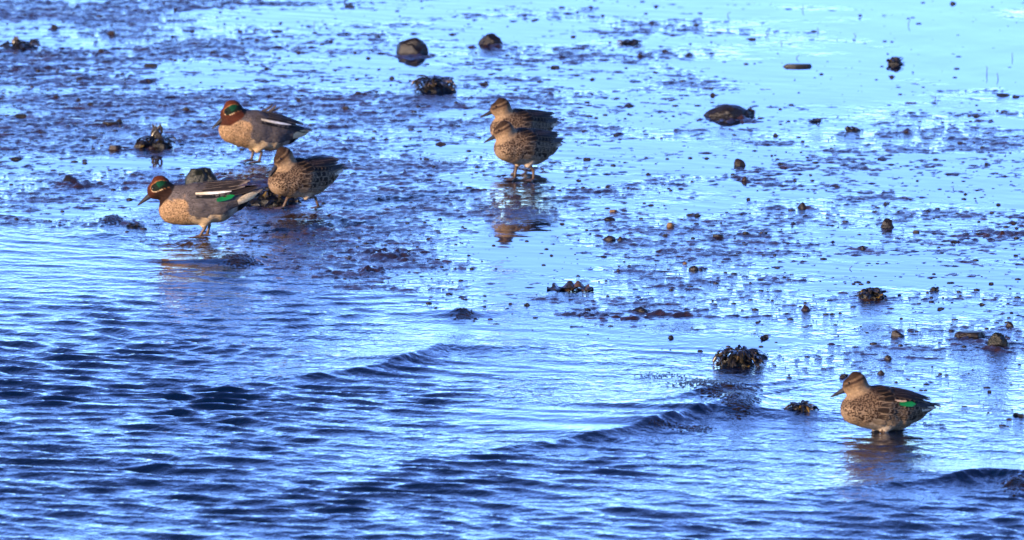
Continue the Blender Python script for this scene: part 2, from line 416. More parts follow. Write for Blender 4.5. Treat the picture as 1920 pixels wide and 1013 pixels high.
class DuckShape:
    def __init__(s, q):
        s.q = q; k = s.k = q['size']
        cp, sp = math.cos(R(q['pitch'])), math.sin(R(q['pitch']))
        s.B = np.array([[cp, 0, -sp], [0, 1, 0], [sp, 0, cp]])      # body frame -> duck frame
        s.c = np.array([q.get('cx', 0.0), 0, q['cz']])
        s.spine = [(.088, -.010, .044), (.055, -.004, .054), (.015, .001, .060), (-.045, .002, .056), (-.100, .012, .036), (-.140, .022, .016)]
        hy, hp = R(q['hyaw']), R(q['hpitch'])
        f = np.array([math.cos(hp) * math.cos(hy), math.cos(hp) * math.sin(hy), math.sin(hp)])
        l = np.array([-math.sin(hy), math.cos(hy), 0.0])
        s.H = np.stack([f, l, np.cross(f, l)], 1)                       # head frame -> duck frame (forward, left, up)
        s.hk = k * q.get('hs', 0.97 if q['sex'] == 'm' else .93)
        s.hc = np.array([q['head'][0], q.get('heady', 0.0), q['head'][1]])
    def bw(s, p): return s.c + s.k * (np.asarray(p, float) @ s.B.T)
    def hw(s, p): return s.hc + s.hk * (np.asarray(p, float) @ s.H.T)
    def binv(s, P): return ((P - s.c) @ s.B) / s.k
    def hinv(s, P): return ((P - s.hc) @ s.H) / s.hk
    def sdf(s, P):
        p = s.binv(P); q = p * np.array([1, 0.97, 1])
        d = np.full(len(P), 9.0)
        sp = s.spine
        for (x0, z0, r0), (x1, z1, r1) in zip(sp[:-1], sp[1:]):
            d = smin(d, rcone(q, (x0, 0, z0), (x1, 0, z1), r0, r1), .012)
        tq = p * np.array([1, 0.55, 1.25])                              # flat tail root
        d = smin(d, rcone(tq, (-.10, 0, .018), (-.155, 0, .033), .022, .008), .02)
        a = np.abs(p[:, 1]); t = np.stack([p[:, 0], a, p[:, 2]], 1)
        d = smin(d, rcone(t, (-.012, .030, -.030), (.0, .026, -.060), .024, .009), .014)   # feathered thighs
        d = smin(d, rcone(t, (.040, .036, .018), (-.07, .034, .020), .022, .016), .02)       # shoulders
        nb = s.binv(s.hw((-.010, 0, -.012))[None])[0]
        qn = p * np.array([1, 1.08, 1])
        d = smin(d, rcone(qn, (.060, 0, .018), tuple(nb * np.array([1, 1.08, 1])), .037, .0215), .028)   # neck
        h = s.hinv(P) * np.array([1, 1.17, 1])
        hd = rcone(h, (-.008, 0, .001), (.012, 0, -.001), .0325, .0225)
        hd = smin(hd, rcone(h, (.012, 0, -.004), (.027, 0, -.010), .015, .0085), .014)
        hd = smin(hd, rcone(h, (-.008, 0, -.012), (.008, 0, -.012), .024, .017), .018)
        d = smin(d, hd * s.hk / s.k, .013)
        return d * s.k
    def grad(s, P, e=4e-4):
        g = np.stack([s.sdf(P + np.eye(3)[i] * e) - s.sdf(P - np.eye(3)[i] * e) for i in range(3)], 1)
        return g / np.maximum(np.linalg.norm(g, axis=1)[:, None], 1e-9)
    def axis_z(s, x):
        xs = np.array([c[0] for c in s.spine])[::-1]; zs = np.array([c[1] for c in s.spine])[::-1]
        return np.interp(x, xs, zs)
    def surf(s, x, phi, off):
        """skin points at body-frame station x, angle phi from straight up (towards the duck's left), lifted by off"""
        o = np.stack([x, 0 * x, s.axis_z(x)], 1)
        d = np.stack([0 * x, np.sin(phi), np.cos(phi)], 1)
        lo, hi = np.zeros_like(x), np.full_like(x, .10)
        for _ in range(22):
            m_ = (lo + hi) / 2
            inside = s.sdf(s.bw(o + d * m_[:, None])) < 0
            lo = np.where(inside, m_, lo); hi = np.where(inside, hi, m_)
        return s.bw(o + d * (lo + off)[:, None])

NA, NL = 7, 6                                                          # a feather is a blade of 7 x 6 points
def blades(path, nrm, width, camber=0.18, tipround=0.75):
    """path (N,NL,3), nrm (N,3) or (N,NL,3), width (N,) -> verts, faces, (u,v) for N blades"""
    N = len(path)
    tan = np.gradient(path, axis=1); tan /= np.maximum(np.linalg.norm(tan, axis=2, keepdims=True), 1e-9)
    if nrm.ndim == 2: nrm = np.repeat(nrm[:, None], NL, 1)
    sd = np.cross(nrm, tan); sd /= np.maximum(np.linalg.norm(sd, axis=2, keepdims=True), 1e-9)
    v = np.linspace(0, 1, NL)
    prof = np.sqrt(np.clip(np.minimum(1, 0.45 + 1.6 * v), 0, 1)) * np.where(v > tipround, np.sqrt(np.clip(1 - ((v - tipround) / (1.0001 - tipround)) ** 2, 0.03, 1)), 1)
    u = np.linspace(-1, 1, NA)
    off = sd[:, :, None] * (u[None, None, :, None] * prof[None, :, None, None] * width[:, None, None, None] * 0.5)
    drop = -nrm[:, :, None] * (camber * (u ** 2)[None, None, :, None] * width[:, None, None, None] * 0.5)
    V = (path[:, :, None] + off + drop).reshape(-1, 3)
    i = np.arange(NL * NA).reshape(NL, NA)
    f = np.stack([i[:-1, :-1], i[:-1, 1:], i[1:, 1:], i[1:, :-1]], -1).reshape(-1, 4)
    F = (f[None] + (np.arange(N) * NL * NA)[:, None, None]).reshape(-1, 4)
    U = np.broadcast_to(u[None, None], (N, NL, NA)).ravel(); W = np.broadcast_to(v[None, :, None], (N, NL, NA)).ravel()
    return V, F, U, W
def skin_blades(D, x0, phi0, L, dphi, width, lift0=.0005, lift1=.0045):
    """contour feathers that lie on the duck's skin, pointing backwards"""
    v = np.linspace(0, 1, NL); N = len(x0)
    X = x0[:, None] - L[:, None] * v; PH = phi0[:, None] + dphi[:, None] * v
    OFF = np.broadcast_to(lift0 + (lift1 - lift0) * v, X.shape)
    P = D.surf(X.ravel(), PH.ravel(), OFF.ravel()).reshape(N, NL, 3)
    nrm = D.grad(P.reshape(-1, 3)).reshape(N, NL, 3)
    return blades(P, nrm, width * D.k, 0.10)
def lerp3(a, b, t): return np.asarray(a) * (1 - t) + np.asarray(b) * t
def cmix(a, b, t):
    t = np.asarray(t)[:, None]; return np.asarray(a) * (1 - t) + np.asarray(b) * t

def feather_material(name, rough=0.65):
    m = NT(name).set(Roughness=rough, IOR=1.22)
    c = m.attr('Col')
    st = m.noise(1.0, 3, 0.6, m.mapping((70, 260, 260)))
    c2 = m.mix(m.math('MULTIPLY', m.math('SUBTRACT', st, 0.5), 1.1), c, c, 'MULTIPLY')
    f = m.ramp(st, [(0.3, (0.62, 0.62, 0.62)), (0.7, (1.25, 1.25, 1.25))])
    m.col(m.mix(1.0, c, f, 'MULTIPLY'))
    m.bump(st, 0.5, 0.0012)
    return m.m
M_FEATHER = feather_material('vaned_feathers')
def plumage_material(name, vscale, thr_, vdepth):
    m = NT(name).set(Roughness=0.78, IOR=1.2)
    c = m.attr('Col')
    spot = m.attr('spot', 'Fac'); verm = m.attr('verm', 'Fac')
    vo = m.voronoi(vscale, vec=m.mapping((1, 1, 1.25)))
    c = m.mix(m.math('MULTIPLY', m.math('LESS_THAN', vo, thr_), spot), c, (0.034, 0.019, 0.012))
    ve = m.noise(1.0, 2, 0.7, m.mapping((330, 330, 520)))
    f = m.ramp(ve, [(0.36, (1 - vdepth,) * 3), (0.64, (1 + vdepth,) * 3)])
    c = m.mix(verm, c, m.mix(1.0, c, f, 'MULTIPLY'))
    st = m.noise(1.0, 3, 0.6, m.mapping((80, 190, 190)))
    c = m.mix(1.0, c, m.ramp(st, [(0.3, (0.62, 0.62, 0.62)), (0.7, (1.25, 1.25, 1.25))]), 'MULTIPLY')
    m.col(c); m.bump(st, 0.8, 0.0022)
    return m.m
M_PLUME_M = plumage_material('drake_plumage', 260, .41, .75)
M_PLUME_F = plumage_material('hen_plumage', 190, .50, .6)
m = NT('speculum_green').set(Roughness=0.32, IOR=1.45)
m.col(m.attr('Col')); M_SPEC = m.m
m = NT('horn_beak').set(Roughness=0.55, IOR=1.33)
m.col(m.ramp(m.noise(120, 3), [(0.3, (0.012, 0.012, 0.016)), (0.7, (0.035, 0.032, 0.034))])); M_BEAK = m.m
m = NT('eye').set(Roughness=0.06, IOR=1.45); m.col((0.012, 0.006, 0.004, 1)); M_EYE = m.m
m = NT('duck_leg').set(Roughness=0.5)
m.col(m.ramp(m.voronoi(420), [(0.1, (0.045, 0.027, 0.016)), (0.7, (0.11, 0.066, 0.038))])); m.bump(m.voronoi(420), 0.5, 0.001); M_LEG = m.m

def paint_male(D, P):
    b, h = D.binv(P), D.hinv(P)
    x, y, z = b.T; n = len(P)
    phi = np.degrees(np.arctan2(np.abs(y), z - D.axis_z(x)))             # 0 back, 180 belly
    nz = fbm(x * 60 + 3, z * 60 + y * 40, 3, .6, 5)
    grey, cream, belly, black = (.088, .074, .072), (.33, .205, .11), (.48, .345, .205), (.012, .011, .012)
    C = np.tile(np.array(grey), (n, 1)).astype(float)
    lower = sstep(104, 128, phi + nz * 26)
    C = cmix(C, belly, lower * sstep(-.085, -.05, x))
    br = sstep(.042, .058, x + .018 * nz + .20 * np.clip(-z, -.03, .05) * 1.2)
    br = br * sstep(44, 70, phi + 30 * nz + 420 * np.clip(x - .062, 0, .1))
    C = cmix(C, cream, br)
    C = cmix(C, (.085, .075, .075), sstep(60, 30, phi) * sstep(.06, .03, x))       # mantle
    C = cmix(C, (.38, .33, .28), sstep(-.07, -.085, x) * sstep(95, 120, phi))     # vent
    C = cmix(C, black, sstep(-.098, -.106, x) * sstep(-.165, -.15, x))
    spot = br * 0.95 + 0.55 * lower * sstep(-.02, .05, x); spot = np.clip(spot, 0, 1)
    verm = np.clip(1 - br - lower, 0, 1) * 0.8
    # head
    f, s_, u = h.T; a = np.abs(s_)
    isneck = np.linalg.norm((h + np.array([.004, 0, .006])) / np.array([1.0, 1, 1.0]), axis=1)
    hd = sstep(.050, .046, isneck - .010 * sstep(0, .03, f))
    HC = np.tile(np.array((.075, .019, .008)), (n, 1))
    HC = cmix(HC, (.020, .009, .006) if D.q.get('cheek') else (.060, .016, .008), sstep(.0, -.014, u))                     # darker chin; where cheek is set, its shadow is painted into the colour
    HC = cmix(HC, (.045, .014, .008), sstep(.012, .034, f))                        # face by the beak
    def eye_patch(gr):
        cu = .0065 - 5.5 * np.clip(-f - .004, 0, 1) ** 2 * 2.2                     # the patch curves down to the nape
        return (np.clip((np.abs(f + .010) / (.030 + gr)), 0, 3) ** 2.4 + (np.abs(u - cu) / (.0135 + gr)) ** 2.4) < 1
    side = a > .006
    HC[eye_patch(.0016) & side] = (.26, .10, .035)
    HC[eye_patch(.0018) & side & (u < .003) & (f > -.012)] = (.60, .43, .25)
    gp = eye_patch(0) & side
    HC[gp] = (.002, .040, .018)
    dark = gp & ((f > -.002) | (u < .001 - .2 * (f + .01)))
    HC[dark] = (.006, .012, .008)
    HC = cmix(HC, black, sstep(-.030, -.036, f) * sstep(.010, .0, u))
    C = cmix(C, HC, hd); spot *= 1 - hd; verm *= 1 - hd
    return C, spot, verm
def paint_female(D, P):
    b, h = D.binv(P), D.hinv(P)
    x, y, z = b.T; n = len(P); tone = D.q.get('tone', 1.0)
    phi = np.degrees(np.arctan2(np.abs(y), z - D.axis_z(x)))
    nz = fbm(x * 60 + 3, z * 60 + y * 40, 3, .6, 5)
    C = np.tile(np.array((.19, .125, .078)), (n, 1)).astype(float) * tone
    C = cmix(C, np.array((.54, .43, .31)) * tone, sstep(104, 140, phi + 26 * nz))
    C = cmix(C, (.060, .040, .028), sstep(62, 40, phi) * sstep(.07, .05, x))
    br = sstep(.045, .075, x); C = cmix(C, np.array((.28, .19, .12)) * tone, br * sstep(70, 90, phi))
    spot = np.clip(.95 * sstep(150, 110, phi) + .25, 0, 1) * sstep(.0, .04, x) + .45 * sstep(.0, -.04, x)
    verm = np.full(n, .35)
    C = cmix(C, (.28, .21, .14), sstep(-.09, -.11, x) * sstep(80, 110, phi))
    f, s_, u = h.T; a = np.abs(s_)
    hd = sstep(.052, .044, np.linalg.norm(h + np.array([.004, 0, .006]), axis=1) - .010 * sstep(0, .03, f))
    HC = np.tile(np.array((.17, .105, .060)), (n, 1)) * tone
    HC = cmix(HC, np.array((.30, .20, .115)) * tone, sstep(-.004, -.018, u))
    HC = cmix(HC, (.030, .017, .011), sstep(.004, .016, u + .25 * np.clip(f, -.03, .03)))     # dark cap
    HC = cmix(HC, (.035, .020, .014), sstep(.0052, .0028, np.abs(u - .0045 + .10 * f)) * sstep(.034, .028, f) * sstep(.004, .007, a))
    HC = cmix(HC, np.array((.33, .21, .12)) * tone, .28 * sstep(.0035, .0015, np.abs(u - .0125 + .12 * f)) * (a > .008))
    HC = HC * (0.86 + 0.30 * (vnoise(f * 330, u * 330, 9) + .5))[:, None]
    C = cmix(C, HC, hd); spot = spot * (1 - hd) + .12 * hd; verm *= 1 - hd
    return C, spot, verm

def ring_mesh(name, rings, cap0=True, cap1=True):
    """tube through rings (each a list of the same number of points)"""
    n = len(rings[0]); V = [p for r in rings for p in r]; F = []
    for i in range(len(rings) - 1):
        for j in range(n):
            a, b = i * n + j, i * n + (j + 1) % n
            F.append((a, b, b + n, a + n))
    me = bpy.data.meshes.new(name)
    if cap0: F.append(tuple(range(n))[::-1])
    if cap1: F.append(tuple(range(len(V) - n, len(V))))
    me.from_pydata([tuple(p) for p in V], [], F)
    for p in me.polygons: p.use_smooth = True
    me.update(); return me
def tube_rings(pts, rad, n=8):
    pts = [Vector(p) for p in pts]; out = []
    for i, p in enumerate(pts):
        t = (pts[min(i + 1, len(pts) - 1)] - pts[max(i - 1, 0)]).normalized()
        a = t.cross(Vector((0, 1, 0.01))).normalized(); b = t.cross(a)
        out.append([p + (a * math.cos(6.283 * j / n) + b * math.sin(6.283 * j / n)) * rad[i] for j in range(n)])
    return out

def build_duck(q):
    D = DuckShape(q); male = q['sex'] == 'm'; k = D.k
    root = bpy.data.objects.new('duck', None); COL.objects.link(root)
    root.empty_display_size = .1
    base = ground(*q['px']); root.location = (base.x, base.y, q.get('z0', 0.0)); root.rotation_euler = (0, 0, math.pi + R(q['yaw']))
    tag(root, q['label'], 'duck', 'ducks feeding along the water\'s edge')
    rs = np.random.default_rng(q['seed'])
    # body, neck and head: one skin
    h = 0.0026
    lo, hi = np.array([-.19, -.085, -.005]), np.array([.21, .085, .25])
    g = [np.arange(lo[i], hi[i], h) for i in range(3)]
    G = np.stack(np.meshgrid(*g, indexing='ij'), -1)
    F_ = D.sdf(G.reshape(-1, 3)).reshape(G.shape[:3])
    V, Q = surface_nets(F_, lo, h)
    for _ in range(2): V = V - D.sdf(V)[:, None] * D.grad(V)
    me = mesh_np('duck_body', V, Q)
    C, sp_, ve_ = (paint_male if male else paint_female)(D, V)
    set_col(me, C); set_float(me, 'spot', sp_); set_float(me, 'verm', ve_)
    link('body', me, M_PLUME_M if male else M_PLUME_F, root)
    # beak
    rings = []
    for t in np.linspace(0, 1, 9):
        x = .024 + .058 * t; hh = .0098 * (1 - t) ** 1.2 + .0027 + .0012 * math.sin(t * 3.1); w = .0084 - .0015 * math.sin(t * 3.14) + (.0012 * t if t < .9 else -.002)
        zc = -.0100 - .0075 * t + .001 * t * t
        if t == 1: hh *= .5; w *= .6
        rings.append([D.hw((x, w * math.cos(a), zc + hh * (math.sin(a) if math.sin(a) > 0 else .62 * math.sin(a)))) for a in np.linspace(0, 6.283, 15)[:-1]])
    bk = link('beak', ring_mesh('beak', rings), M_BEAK, root)
    # eyes
    for sgn in (1, -1):
        tt = np.linspace(.0, .04, 80)
        pts = D.hw(np.stack([np.full(80, .0125), sgn * tt, np.full(80, .0075)], 1))
        ix = np.argmax(D.sdf(pts) > 0); c0 = pts[ix] - (D.H[:, 1] * sgn) * .0012
        rr = .0040 * k
        rings = [[Vector(c0) + rr * Vector((math.sin(a) * math.cos(b), math.sin(a) * math.sin(b), math.cos(a))) for b in np.linspace(0, 6.283, 11)[:-1]] for a in np.linspace(.15, 3.0, 8)]
        link('eye', ring_mesh('eye', rings), M_EYE, root)
    # legs and webbed feet
    for (hx, hy_, ank, foot, fyaw, lift) in q['legs']:
        hip = D.bw((hx, hy_, -.058)); an = np.array(ank); ft = np.array((foot[0], foot[1], foot[2]))
        leg = link('leg', ring_mesh('leg', tube_rings([hip, lerp3(hip, an, .5), an, lerp3(an, ft, .5), ft], [.0085 * k, .0062 * k, .0054 * k, .0042 * k, .0046 * k])), M_LEG, root)
        ca, sa = math.cos(R(fyaw)), math.sin(R(fyaw))
        def fp(x, y, z): return (ft[0] + ca * x - sa * y, ft[1] + sa * x + ca * y, ft[2] + z - lift * x)
        L = .038 * k
        fv = [fp(-.006, 0, .004), fp(L * .98, 0, -.001), fp(L * .82, .017, -.001), fp(L * .82, -.017, -.001), fp(L * .82, .008, .0005), fp(L * .82, -.008, .0005), fp(-.016, .004, 0), fp(-.002, .004, .0055), fp(-.002, -.004, .0055),
              fp(L * .5, 0, .003), fp(L * .45, .0095, .0025), fp(L * .45, -.0095, .0025), fp(0, 0, -.003)]
        ff = [(7, 10, 9), (8, 9, 11), (10, 2, 4), (10, 4, 9), (9, 4, 1), (9, 1, 5), (9, 5, 11), (11, 5, 3), (0, 7, 9), (0, 9, 8), (0, 6, 7), (7, 6, 10), (12, 2, 10), (12, 4, 2), (12, 1, 4), (12, 5, 1), (12, 3, 5), (12, 11, 3), (12, 8, 11), (12, 0, 8), (12, 6, 0), (12, 10, 6)]
        fm = bpy.data.meshes.new('foot'); fm.from_pydata([tuple(map(float, p)) for p in fv], [], ff); fm.update()
        link('foot', fm, M_LEG, leg)
    # contour feathers of flank and back (too small to pick apart)
    def contour(name, xs, phs, L, W, style, jit=.25, lift=.004):
        X, PH = [], []
        for i, x in enumerate(xs):
            for j, p in enumerate(phs):
                X.append(x + (.5 * (xs[1] - xs[0]) if j % 2 else 0)); PH.append(p)
        X = np.array(X) + rs.uniform(-.002, .002, len(X)); PH = np.radians(np.array(PH)) + rs.uniform(-.05, .05, len(X))
        X = np.concatenate([X, X]); PH = np.concatenate([PH, -PH])
        LL = L * (1 + rs.uniform(-jit, jit, len(X))); WW = W * (1 + rs.uniform(-jit, jit, len(X)) * .6)
        dphi = np.sign(PH) * rs.uniform(-.02, .10, len(X))
        V, F, U, T = skin_blades(D, X, PH, LL, dphi, WW, .0006, lift)
        r_ = np.repeat(rs.uniform(0, 1, len(X)), NA * NL)
        me = mesh_np(name, V, F); set_col(me, style(U, T, r_, np.repeat(X, NA * NL), np.degrees(np.abs(np.repeat(PH, NA * NL)))))
        o = link(name, me, M_FEATHER, root); o['kind'] = 'stuff'; return o
    tone = q.get('tone', 1.0)
    def st_flank(U, T, r_, X, PH):
        dk = np.tile(np.array((.030, .019, .013)), (len(U), 1)); bf = np.array((.38, .265, .165)) * tone
        e = np.clip(sstep(.66, .98, np.abs(U)) + sstep(.84, .98, T), 0, 1)
        c_ = cmix(dk, bf, e)
        inner = np.exp(-((np.abs(U) - .35) / .13) ** 2) * sstep(.35, .5, T) * sstep(.85, .7, T) * (r_ > .35)
        c_ = cmix(c_, bf * .9, inner * .8)
        return cmix(c_, np.array((.40, .30, .20)) * tone, .55 * sstep(108, 125, PH))
    def st_back(U, T, r_, X, PH):
        dk = np.tile(np.array((.008, .006, .005)), (len(U), 1)) * (0.8 + .5 * r_)[:, None]; bf = np.array((.19, .118, .064)) * tone
        return cmix(dk, bf, np.clip(.85 * sstep(.62, .98, np.abs(U)) + sstep(.83, 1.0, T), 0, 1))
    def st_grey(U, T, r_, X, PH):
        g_ = np.tile(np.array((.086, .073, .071)), (len(U), 1)) * (.85 + .3 * r_)[:, None]
        return cmix(g_, (.075, .07, .075), sstep(.8, 1, T) * .6)
    if male:
        contour('flank_feathers', np.arange(.030, -.085, -.016), np.arange(62, 112, 12), .030, .017, st_grey, lift=.002)
        contour('mantle_feathers', np.arange(.040, -.05, -.016), np.arange(8, 56, 13), .030, .016, st_grey, lift=.003)
    else:
        contour('flank_feathers', np.arange(.052, -.092, -.0195), np.arange(60, 126, 15), .036, .0200, st_flank, jit=.15)
        contour('mantle_feathers', np.arange(.048, -.05, -.0195), np.arange(6, 62, 14), .037, .0195, st_back, jit=.15, lift=.005)
    # wings: each long feather a blade of its own under the wing's coverts
    def blade_obj(name, parent, pts, width, up, cfun, mat=M_FEATHER, camber=.2, tr=.6):
        P = np.array([[lerp3(lerp3(pts[0], pts[1], t), lerp3(pts[1], pts[2], t), t) for t in np.linspace(0, 1, NL)]])
        V, F, U, T = blades(P, np.array([up], float), np.array([width * k]), camber, tr)
        me = mesh_np(name, V, F); set_col(me, cfun(U, T))
        return link(name, me, mat, parent)
    def edged(dk, bf, w=.7, tip=.93):
        return lambda U, T: cmix(np.tile(np.array(dk, float), (len(U), 1)), bf, np.clip(sstep(w, w + .2, np.abs(U)) + sstep(tip, tip + .06, T), 0, 1))
    droop = q.get('droop', 0.0)
    for sgn in (1, -1):
        def S(x, ph, off): return D.surf(np.array([x]), np.array([R(ph) * sgn]), np.array([off]))[0]
        # coverts: a shingled shell along the upper flank, the wing's body
        xs = np.concatenate([np.arange(.035, -.06, -.017)] * 2); ph = np.concatenate([np.full(len(xs) // 2, 50.), np.full(len(xs) // 2, 62.)])
        V, F, U, T = skin_blades(D, xs, np.radians(ph) * sgn, np.full(len(xs), .036), np.full(len(xs), -.05 * sgn), np.full(len(xs), .019), .003, .0075)
        me = mesh_np('wing', V, F)
        r_ = np.repeat(rs.uniform(0, 1, len(xs)), NA * NL)
        set_col(me, st_grey(U, T, r_, None, None) * .8 if male else st_back(U, T, r_, None, None))
        wing = link('wing', me, M_FEATHER, root)
        out = lambda a: np.array((0, math.sin(R(a)) * sgn, math.cos(R(a)))) @ D.B.T
        # green speculum with a pale border
        sp0 = q.get('spec', 74)
        green = lambda U, T: np.tile(np.array((.004, .15, .03) if male else (.006, .26, .030)), (len(U), 1)) * (.7 + .5 * T)[:, None]
        if male:
            if q.get('spec_len', 1): blade_obj('speculum', wing, [S(-.040, 77, .006), S(-.064, 77, .007), S(-.094, 73, .010)], .014, out(75), green, M_SPEC, .08, .8)
            blade_obj('scapular', wing, [S(.020, 65, .006), S(-.030, 69, .010), S(-.100, 66, .012)], .010, out(62), lambda U, T: np.tile(np.array(black_), (len(U), 1)), M_FEATHER, .1)
            blade_obj('scapular', wing, [S(.022, 57, .008), S(-.030, 61, .012), S(-.086, 60, .014)], .0095, out(56), lambda U, T: cmix(np.tile(np.array((.62, .52, .36)), (len(U), 1)), (.78, .74, .66), sstep(.2, .5, T)), M_FEATHER, .1, .25)
        else:
            if q.get('spec_len', 1):
                blade_obj('speculum', wing, [S(-.012, sp0, .0085), S(-.036, sp0 + 1, .0095), S(-.068, sp0 - 1, .010)], .0145, out(sp0), green, M_SPEC, .06, .93)
                blade_obj('speculum_border', wing, [S(.004, sp0 - 6, .0085), S(-.015, sp0 - 4, .0095), S(-.036, sp0 - 7, .0105)], .006, out(sp0 - 6), lambda U, T: np.tile(np.array((.66, .42, .24)), (len(U), 1)), M_FEATHER, .05)
        # tertials
        dkc, bfc = ((.026, .021, .020), (.26, .20, .15)) if male else ((.022, .014, .011), np.array((.21, .135, .075)) * tone)
        for i, (x0, p0, x2, y2, z2, w_) in enumerate([(.005, 50, -.125, .030, .052, .017), (-.008, 40, -.135, .024, .060, .017), (-.012, 30, -.142, .018, .064, .016), (-.015, 20, -.140, .010, .066, .015), (-.005, 12, -.128, .004, .064, .014)]):
            e = D.bw((x2 + rs.uniform(-.006, .006), y2 * sgn, z2 - .9 * droop * abs(x2) + rs.uniform(-.002, .002)))
            a = S(x0, p0, .006); mid = S((x0 + x2) / 2, p0 + 2, .016)
            blade_obj('tertial_feather', wing, [a, mid, e], w_, out(p0 * .9), edged(dkc, bfc, .72))
        # primaries crossing over the tail
        for i, (x2, y2, z2) in enumerate([(-.170, .016, .044), (-.160, .022, .040), (-.150, .028, .036)]):
            e = D.bw((x2, y2 * sgn, z2 - droop * abs(x2) + .001 * i))
            a = S(-.06, 62 + 4 * i, .006); mid = lerp3(S(-.10, 56 + 6 * i, .012), e, .35)
            blade_obj('primary_feather', wing, [a, mid, e], .0105, out(50), edged((.022, .017, .016), (.10, .075, .05) if male else (.26, .17, .10), .8, .97))
    # tail fan
    tm = []
    pv, pw, pn = [], [], []
    for i in range(9):
        a = (i - 4) / 4
        b0 = np.array((-.128, .014 * a, .030)); b2 = np.array((-.186 + .016 * abs(a), .034 * a, .036 - .006 * abs(a)))
        P_ = np.array([D.bw(lerp3(b0, b2, t) + np.array((0, 0, .004 * math.sin(t * 3.14)))) for t in np.linspace(0, 1, NL)])
        pv.append(P_); pw.append(.013 * k); pn.append(D.B @ np.array((.15, .25 * a, 1)))
    V, F, U, T = blades(np.array(pv), np.array(pn), np.array(pw), .15, .6)
    me = mesh_np('tail', V, F)
    dk, bf = ((.05, .042, .04), (.36, .31, .25)) if male else ((.045, .030, .022), np.array((.48, .36, .23)) * tone)
    set_col(me, edged(dk, bf, .62, .9)(U, T)); link('tail', me, M_FEATHER, root)
    for sgn in (1, -1):     # pale panel beside the tail
        S_ = lambda x, ph, off: D.surf(np.array([x]), np.array([R(ph) * sgn]), np.array([off]))[0]
        if male:
            o = blade_obj('undertail_patch', root, [S_(-.104, 100, .003), S_(-.13, 96, .005), D.bw((-.166, .018 * sgn, .026))], .024, np.array((0, .94 * sgn, -.3)) @ D.B.T, lambda U, T: np.tile(np.array((.76, .56, .32)), (len(U), 1)), M_FEATHER, .15)
        else:
            o = blade_obj('undertail_patch', root, [S_(-.100, 88, .004), S_(-.13, 84, .006), D.bw((-.160, .024 * sgn, .024))], .011, np.array((0, .94 * sgn, .1)) @ D.B.T, lambda U, T: np.tile(np.array((.62, .50, .36)), (len(U), 1)), M_FEATHER, .1)
    if q.get('plume'):
        for i, (dx_, dz_) in enumerate([(-.045, .022), (-.058, .014), (-.035, .026)]):
            a = D.bw((.012 - .01 * i, .010, .060)); e = a + np.array((dx_, .004 * i, dz_)); mid = lerp3(a, e, .5) + np.array((-.008, 0, -.003))
            blade_obj('raised_plume', root, [a, mid, e], .008, np.array((.3, .9, .3)), lambda U, T: np.tile(np.array((.06, .05, .05)), (len(U), 1)))
    return root
black_ = (.012, .011, .012)
DUCKS = [
    dict(sex='m', seed=1, size=1.0, px=(380, 446), yaw=4, cz=.101, pitch=-3, head=(.134, .152), hyaw=0, hpitch=-30, cheek=1,  # cheek: shadow on the lower face painted into this drake's head colour
         legs=[(-.004, .026, (-.006, .026, .034), (.012, .026, .004), 0, .0), (-.004, -.026, (-.022, -.026, .034), (-.014, -.026, .004), -8, .0)],
         label='male duck with glossy green eye patch and white wing stripe, stepping into the water'),
    dict(sex='m', seed=2, size=.98, px=(484, 305), yaw=22, cz=.100, pitch=12, head=(.094, .166), hyaw=-14, hpitch=-32, plume=True, droop=.1, spec_len=0,
         legs=[(.0, .026, (-.002, .026, .034), (.008, .026, .004), 0, .0), (.0, -.026, (.006, -.026, .034), (.014, -.026, .004), 6, .0)],
         label='male duck with rusty head and golden belly, plume raised on its back'),
    dict(sex='f', seed=3, size=.93, px=(566, 392), yaw=42, cz=.094, pitch=3, head=(.080, .164), hyaw=-12, hpitch=-38, tone=.9, spec_len=0,
         legs=[(-.004, .026, (-.030, .028, .036), (-.042, .030, .004), 0, .0), (.008, -.026, (.034, -.028, .034), (.050, -.030, .004), 0, .0)],
         label='speckled female duck striding beside the dark weed heap behind the green headed male'),
    dict(sex='f', seed=4, size=.90, px=(984, 339), yaw=45, cz=.104, pitch=9, head=(.092, .164), hyaw=-40, hpitch=-22, tone=.9, spec_len=0, heady=-.006,
         legs=[(.0, .026, (-.008, .030, .036), (-.006, .032, .004), 0, .0), (.004, -.026, (.008, -.030, .036), (.014, -.032, .004), 0, .0)],
         label='speckled female duck with pale cheek, front one of the overlapping pair'),
    dict(sex='f', seed=5, size=.90, px=(976, 299), yaw=45, cz=.100, pitch=8, head=(.088, .172), hyaw=-38, hpitch=-16, tone=.85, spec_len=0, heady=-.006,
         legs=[(.006, .026, (.004, .028, .034), (.010, .030, .004), 0, .0), (.0, -.026, (-.004, -.028, .034), (.004, -.030, .004), 0, .0)],
         label='brown female duck half hidden behind the other of the overlapping pair'),
    dict(sex='f', seed=6, size=.93, px=(1655, 808), yaw=28, cz=.062, pitch=10, head=(.086, .136), hyaw=-28, hpitch=-20, heady=-.006, tone=.78, spec=70, droop=.12, z0=-.004,
         legs=[(.010, .026, (.012, .028, .006), (.018, .028, -.016), 0, .0), (.0, -.026, (.0, -.028, .006), (.004, -.028, -.016), 0, .0)],
         label='lone brown female duck with bright green wing patch, wading hunched in shallow water'),
]
for q in DUCKS: build_duck(q)

